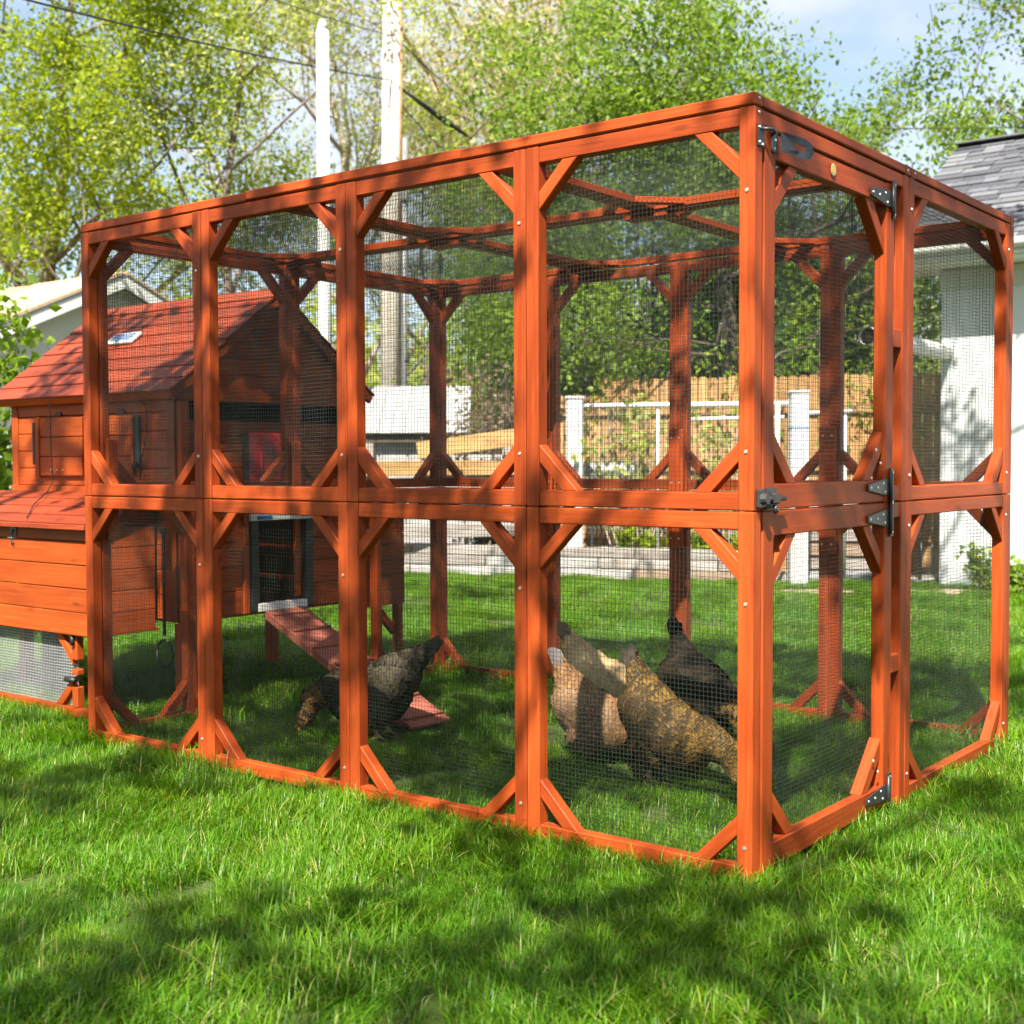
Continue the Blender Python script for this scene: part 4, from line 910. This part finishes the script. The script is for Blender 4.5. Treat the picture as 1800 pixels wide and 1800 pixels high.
# garage far left: gable towards the yard, tan roof
gl = tag(empty('garage', (-14, 6.7, 0)), 'grey white garage gable with tan roof at the far left behind the coop', 'garage')
LX, LY, LZ, HWD, SLP = -12.29, 6.71, 3.36, 2.55, .45
prism('gable_wall', [(LY-HWD, 0), (LY+HWD, 0), (LY+HWD, LZ-HWD*SLP), (LY, LZ), (LY-HWD, LZ-HWD*SLP)], (LX-.2, 0, 0), Y3, Z3, .2, 'stucco_grey', gl)
box('wall', (-18, LY-HWD, 0), (LX-.21, LY-HWD+.2, LZ-HWD*SLP), 'stucco_grey', gl); box('wall', (-18, LY+HWD-.2, 0), (LX-.21, LY+HWD, LZ-HWD*SLP), 'stucco_grey', gl)
for s_ in (-1, 1):
    e = Vector((0, LY+s_*(HWD+.35), LZ-(HWD+.35)*SLP+.05)); a = Vector((0, LY, LZ+.05)); n = Vector((0, s_*SLP, 1)).normalized(); d = (a-e).normalized()
    beam('roof_slope', Vector((-18, 0, 0))+(e+a)/2+n*.04, Vector((LX+.28, 0, 0))+(e+a)/2+n*.04, (a-e).length, .05, n, 'tan_shingle', gl)
    beam('rake_board', Vector((LX+.27, 0, 0))+e-n*.06, Vector((LX+.27, 0, 0))+a-n*.06, .03, .15, n, 'white', gl); beam('drip_edge', Vector((LX+.288, 0, 0))+e+n*.012, Vector((LX+.288, 0, 0))+a+n*.012, .012, .035, n, 'grey_metal', gl)
    for q in range(9):
        zz = LZ-.25-q*.12; hw = (LZ-zz)/SLP-.2
        if s_ > 0: beam('siding_board', (LX+.006, LY-min(hw, .2), zz), (LX+.006, LY+min(hw, HWD), zz), .112, .010, (1, 0, .06), 'stucco_grey', gl)
# low pale shed with metal roof
sh = tag(empty('shed', at(-1.0, 15)), 'low shed with pale metal roof behind the run', 'shed')
A, B = at(-1.75, 14.2), at(-.50, 14.2); ux = (B-A).normalized(); uy = Vector((-ux.y, ux.x, 0))
for k in range(9):
    p = A + ux*(k+.5)*(1.28/9) ; beam('roof_sheet', p - uy*.08 + Z3*1.43, p + uy*1.1 + Z3*2.0, .139, .012 + .008*(k % 2), (0, 0, 1), 'galv', sh)
beam('fascia', A+Z3*1.37, B+Z3*1.37, .03, .10, Z3, 'bark_dark', sh)  # strip coloured dark to paint in the shadow below the eave
for k in range(8): p = A + ux*(k+.5)*(1.22/8) + uy*.12; beam('wall_board', p, p+Z3*1.38, .150, .02, uy, 'faded_white', sh)
for k in range(6): p = A + ux*.02 + uy*(.2+k*.16); beam('wall_board', p, p+Z3*1.5, .155, .02, ux, 'grey_timber', sh)
for k in range(6): p = B - ux*.03 + uy*(.2+k*.16); beam('wall_board', p, p+Z3*1.5, .155, .02, ux, 'grey_timber', sh)
# timber rail rack before the shed
rk = tag(empty('timber_rack', at(-.7, 12.9)), 'rack of long tan planks before the pale shed', 'timber rack')
for a in (-1.45, -.75, -.05): beam('post', at(a, 13.1), at(a, 13.1, 1.30), .09, .09, ux, 'grey_timber', rk)
beam('plank', at(-.95, 13.0, 1.22), at(.12, 12.8, 1.36), .04, .17, Z3, 'lumber', rk); beam('plank', at(-1.62, 13.0, 1.04), at(.10, 12.95, 1.05), .04, .15, Z3, 'lumber', rk)
beam('plank', at(-1.62, 13.02, .86), at(.10, 12.97, .86), .04, .10, Z3, 'faded_white', rk)
for k in range(6): p = at(-1.5+k*.29, 13.16); beam('back_sheet', p+Z3*.35, p+Z3*1.18, .27, .02, uy, 'faded_white', rk)
beam('plank', at(-1.7, 12.6, .42), at(.1, 12.6, .44), .10, .12, Z3, 'grey_timber', rk)
# retaining bed of weathered timbers
bed = tag(empty('raised_bed', (-5.5, 6.9, 0)), 'low raised bed of whitewashed and tan timbers along the lawn edge', 'raised bed')
rb = random.Random(8)
for (p, q) in ((BED[0], BED[1]), (BED[1], BED[2])):
    d = q-p; n = max(2, int(d.length/.85)); nn = Vector((-d.y, d.x, 0)).normalized()
    for row in range(3):
        t = -.3*(row % 2)/n
        for k in range(n+1):
            a, b = max(0, t+k/n), min(1, t+(k+1)/n)
            if b-a < .02: continue
            c0, c1 = p+d*a, p+d*b; h = .095; off = nn*(.06+rb.uniform(-.014, .014)+.02*row)
            beam('timber', c0+off+Z3*(.05+row*.098)+d.normalized()*.005, c1+off+Z3*(.05+row*.098)-d.normalized()*.005, .12, h-.004, Z3, rb.choice(('grey_timber', 'grey_timber', 'tan_timber', 'faded_white')), bed, .008, jit=.02)
soil_pts = [BED[0]+Vector((-.03, .12, 0)), BED[1]+Vector((-.03, .12, 0)), BED[2]+Vector((-.03, .12, 0)), BED[2]+Vector((-.3, .9, 0)), BED[1]+Vector((-.3, .9, 0)), BED[0]+Vector((-.3, .9, 0))]
mesh_obj('bed_soil', [(v.x, v.y, .25) for v in soil_pts], [tuple(range(6))], 'gravel', bed)
for k, (x, lab) in enumerate(((-5.12, 'tallest leafy bed plant at the left'), (-4.88, 'small bed plant right of the tallest one'), (-4.62, 'bushy bed plant in the middle of the row'), (-4.42, 'bushy bed plant left of the back post'), (-4.06, 'leafy bed plant at the right end of the row'))):
    y = 7.52+(x+3.85)*.344+.22; p = Vector((x, y, .25)); s_ = shrub('bed_plant', lab+' of the raised bed', Vector((x, y, 0)), .30 if k == 0 else .17, .11, 9, 160, .065, 'leaf_yellow', 80+k, 'leaf_green', .03, 'plant', 'plants in the raised bed'); s_.location.z = .25
# picket fence at the back
fc = tag(empty('picket_fence', at(2.5, 12.1)), 'tan cedar dog-ear picket fence behind the white pipe frame', 'fence')
f0, f1 = at(.45, 13.4), at(4.30, 12.5); fd = (f1-f0); npk = int(fd.length/.098); fn = Vector((-fd.y, fd.x, 0)).normalized(); rb = random.Random(3)
for k in range(npk):
    p = f0 + fd*(k/npk); low = k < 5; h = (1.80 if low else 1.95) + rb.uniform(-.015, .015); w = .090; q = .018
    dd = fd.normalized(); prism('picket', [(0, 0), (h-q, 0), (h, q), (h, w-q), (h-q, w), (0, w)], p + fn*rb.uniform(-.004, .004), Z3, dd, .018, 'cedar', fc)
for z in (.35, 1.05, 1.62): beam('fence_rail', f0 - fn*.022 + Z3*z, f1 - fn*.022 + Z3*z, .036, .085, Z3, 'cedar', fc)
# lower fence running on to the left
fc2 = tag(empty('low_fence', at(-.1, 12.6)), 'short darker board fence left of the cedar picket fence', 'fence'); g0, g1 = at(-.1, 13.8), at(.43, 13.45); gd = g1-g0
for k in range(6): p = g0+gd*(k+.5)/6; beam('picket', p, p+Z3*(1.70+rb.uniform(-.02, .02)), gd.length/6-.006, .018, Vector((-gd.y, gd.x, 0)), 'tan_timber', fc2)
# white posts and pipe frame
for lab, a, d, w, h in (('white square post at the left end of the white pipe frame', .598, 12.3, .155, 1.70), ('white square post at the right end of the white pipe frame', 2.525, 11.35, .155, 1.70)):
    pt = tag(empty('white_post', at(a, d)), lab, 'post', 'white posts at the garden gate'); beam('shaft', at(a, d), at(a, d, h), w, w, (_r.x, _r.y, 0), 'vinyl', pt, .006)
    beam('cap', at(a, d, h), at(a, d, h+.025), w+.02, w+.02, (_r.x, _r.y, 0), 'vinyl', pt, .008)
    if a > 2: beam('tie_band', at(a, d, 1.39), at(a, d, 1.40), w+.006, w+.006, (_r.x, _r.y, 0), 'blue', pt, 0)
pf = tag(empty('pipe_frame', at(1.5, 11.45)), 'white metal pipe frame with chicken wire between the two white posts', 'frame')
tube('top_pipe', [at(.67, 12.3, 1.635), at(2.45, 11.42, 1.615)], .024, 'white', pf); tube('second_pipe', [at(1.46, 11.9, 1.49), at(2.42, 11.43, 1.495)], .016, 'white', pf)
tube('upright', [at(2.36, 11.44, .2), at(2.36, 11.44, 1.60)], .022, 'white', pf); tube('upright', [at(1.36, 11.97, .2), at(1.36, 11.97, 1.62)], .014, 'white', pf)
tube('side_pipe', [at(2.62, 11.5, 1.53), at(3.05, 11.55, 1.55)], .018, 'white', pf); tube('upright', [at(2.99, 11.56, .1), at(2.99, 11.56, 1.55)], .018, 'white', pf)
V = []; F = []
c0 = at(.70, 12.3); cd = (at(2.3, 11.5)-c0); cdn = cd.normalized()
for k in range(34):                               # hexagonal wire, zigzag strands
    pts_ = [c0 + cdn*(k*.048 + (.010 if j % 2 else -.010)) + Z3*(.40+j*.05) for j in range(25)]
    v, f = tube_data(pts_, .0016, 3, False); b = len(V); V += v; F += [tuple(i+b for i in q) for q in f]
tag(mesh_obj('chicken_wire', V, F, 'galv', pf), kind='stuff')
# silver drum on its stand behind the bed
dr = tag(empty('metal_drum', at(.95, 11.9)), 'silver metal drum with dark end lying behind the raised bed', 'drum')
tube('drum_body', [at(.70, 12.65, 1.0), at(.73, 12.65, 1.0), at(1.18, 12.62, 1.0), at(1.22, 12.62, 1.0)], [.09, .112, .112, .106], 'drum', dr, 20); tube('drum_end', [at(1.221, 12.62, 1.0), at(1.30, 12.61, .99), at(1.335, 12.61, .985)], [.108, .10, .06], 'black_metal', dr, 20)
for a in (.78, 1.18):
    for s_ in (-1, 1): beam('leg', at(a, 12.64+s_*.12), at(a, 12.64+s_*.05, .92), .03, .03, Vector((_r.x, _r.y, 0)), 'black_metal', dr)
# paving stones and black folded table by the garage corner
for k, (a, d, w, l, lab) in enumerate(((2.86, 12.0, .5, .5, 'grey paving slab right of the white post'), (3.30, 12.15, .55, .5, 'grey paving slab nearest the garage corner'))):
    sl_ = tag(place('paving_slab', box_mesh(w, l, .05, 'paver', .01), Matrix.Translation(at(a, d, .03)) @ Matrix.Rotation(YAW, 4, 'Z'), None), lab, 'slab', 'paving slabs by the garage')
stk = tag(empty('timber_stack', at(3.05, 12.3)), 'stack of grey timbers before the fence beside the garage', 'timber stack')
for k in range(5): beam('timber', at(2.72, 12.5-.03*k, .12+k*.14), at(3.50, 12.3-.03*k, .12+k*.14), .16, .12, Z3, ('grey_timber', 'tan_timber')[k % 2], stk, .008, jit=.03)
bt = tag(empty('folded_table', at(3.72, 11.75)), 'black folded table leaning at the garage corner', 'table')
beam('top', at(3.62, 11.9, .45), at(3.74, 11.86, .92), .34, .03, Vector((hx, hy, .3)), 'black', bt)
for s_ in (-.1, .12): tube('leg', [at(3.64+s_, 11.82, .01), at(3.70+s_*.4, 11.84, .78)], .012, 'black_metal', bt)
# ------------------------------------------------------------------ poles and cables
p1 = tag(empty('white_pole', at(-2.02, 14)), 'tall smooth white pole standing left of the utility pole', 'pole'); tube('shaft', [at(-2.02, 14, 0), at(-2.02, 14, 5.75)], [.072, .066], 'white', p1, 16); tube('cap', [at(-2.02, 14, 5.75), at(-2.02, 14, 5.85)], [.070, .03], 'white', p1, 16)
tube('eye_bracket', [at(-1.94, 14, 5.42), at(-1.88, 14, 5.42), at(-1.88, 14, 5.30)], .012, 'black_metal', p1)
p2 = tag(empty('utility_pole', at(-1.74, 19)), 'thick grey wooden utility pole with conduit behind the run', 'pole'); tube('shaft', [at(-1.80, 19, 0), at(-1.70, 19, 9.5)], [.165, .140], 'pole_wood', p2, 18)
tube('conduit', [at(-1.58, 18.86, 0), at(-1.54, 18.86, 5.8)], .045, 'drum', p2, 10); box('meter_box', at(-1.62, 18.82, 4.9), at(-1.50, 18.74, 5.35), 'drum', p2); tube('cable_run', [at(-1.62, 18.83, 4.5), at(-1.58, 18.84, 6.6), at(-1.56, 18.85, 9.2)], .02, 'cedar', p2, 6)
for lab, a, b, s_, rd_ in (('thick black overhead cable sloping from upper left to the utility pole', at(-5.74, 7.9, 4.70), at(-1.76, 18.8, 6.62), .12, .012), ('thin overhead cable passing above the white pole', at(-3.35, 13.0, 6.09), at(-1.68, 19, 7.3), .05, .008),
                         ('thin overhead cable running right from the utility pole', at(-1.68, 19, 7.3), at(1.2, 24, 6.4), .2, .010), ('faint overhead cable lower right of the utility pole', at(-1.68, 19, 6.4), at(.9, 24, 5.2), .2, .010),
                         ('thin straight cable above the dark roof at the right', at(2.8, 16, 5.2), at(9.5, 15, 5.05), .05, .008), ('thin cable high in the sky at upper right', at(4.4, 17, 7.9), at(9.5, 16, 6.6), .08, .008)):
    tag(tube('overhead_cable', sag(a, b, s_), rd_, 'cable', None, 5), lab, 'cable', 'overhead cables')
cb = tag(empty('cable_bundle', at(-1.3, 19)), 'dark bundle of coiled cable right of the utility pole', 'cable'); tube('coil', [at(-1.62, 18.9, 6.55), at(-1.3, 19.2, 6.38), at(-1.0, 19.5, 6.22), at(-.6, 19.9, 6.05)], [.02, .035, .05, .015], 'cable', cb, 8)
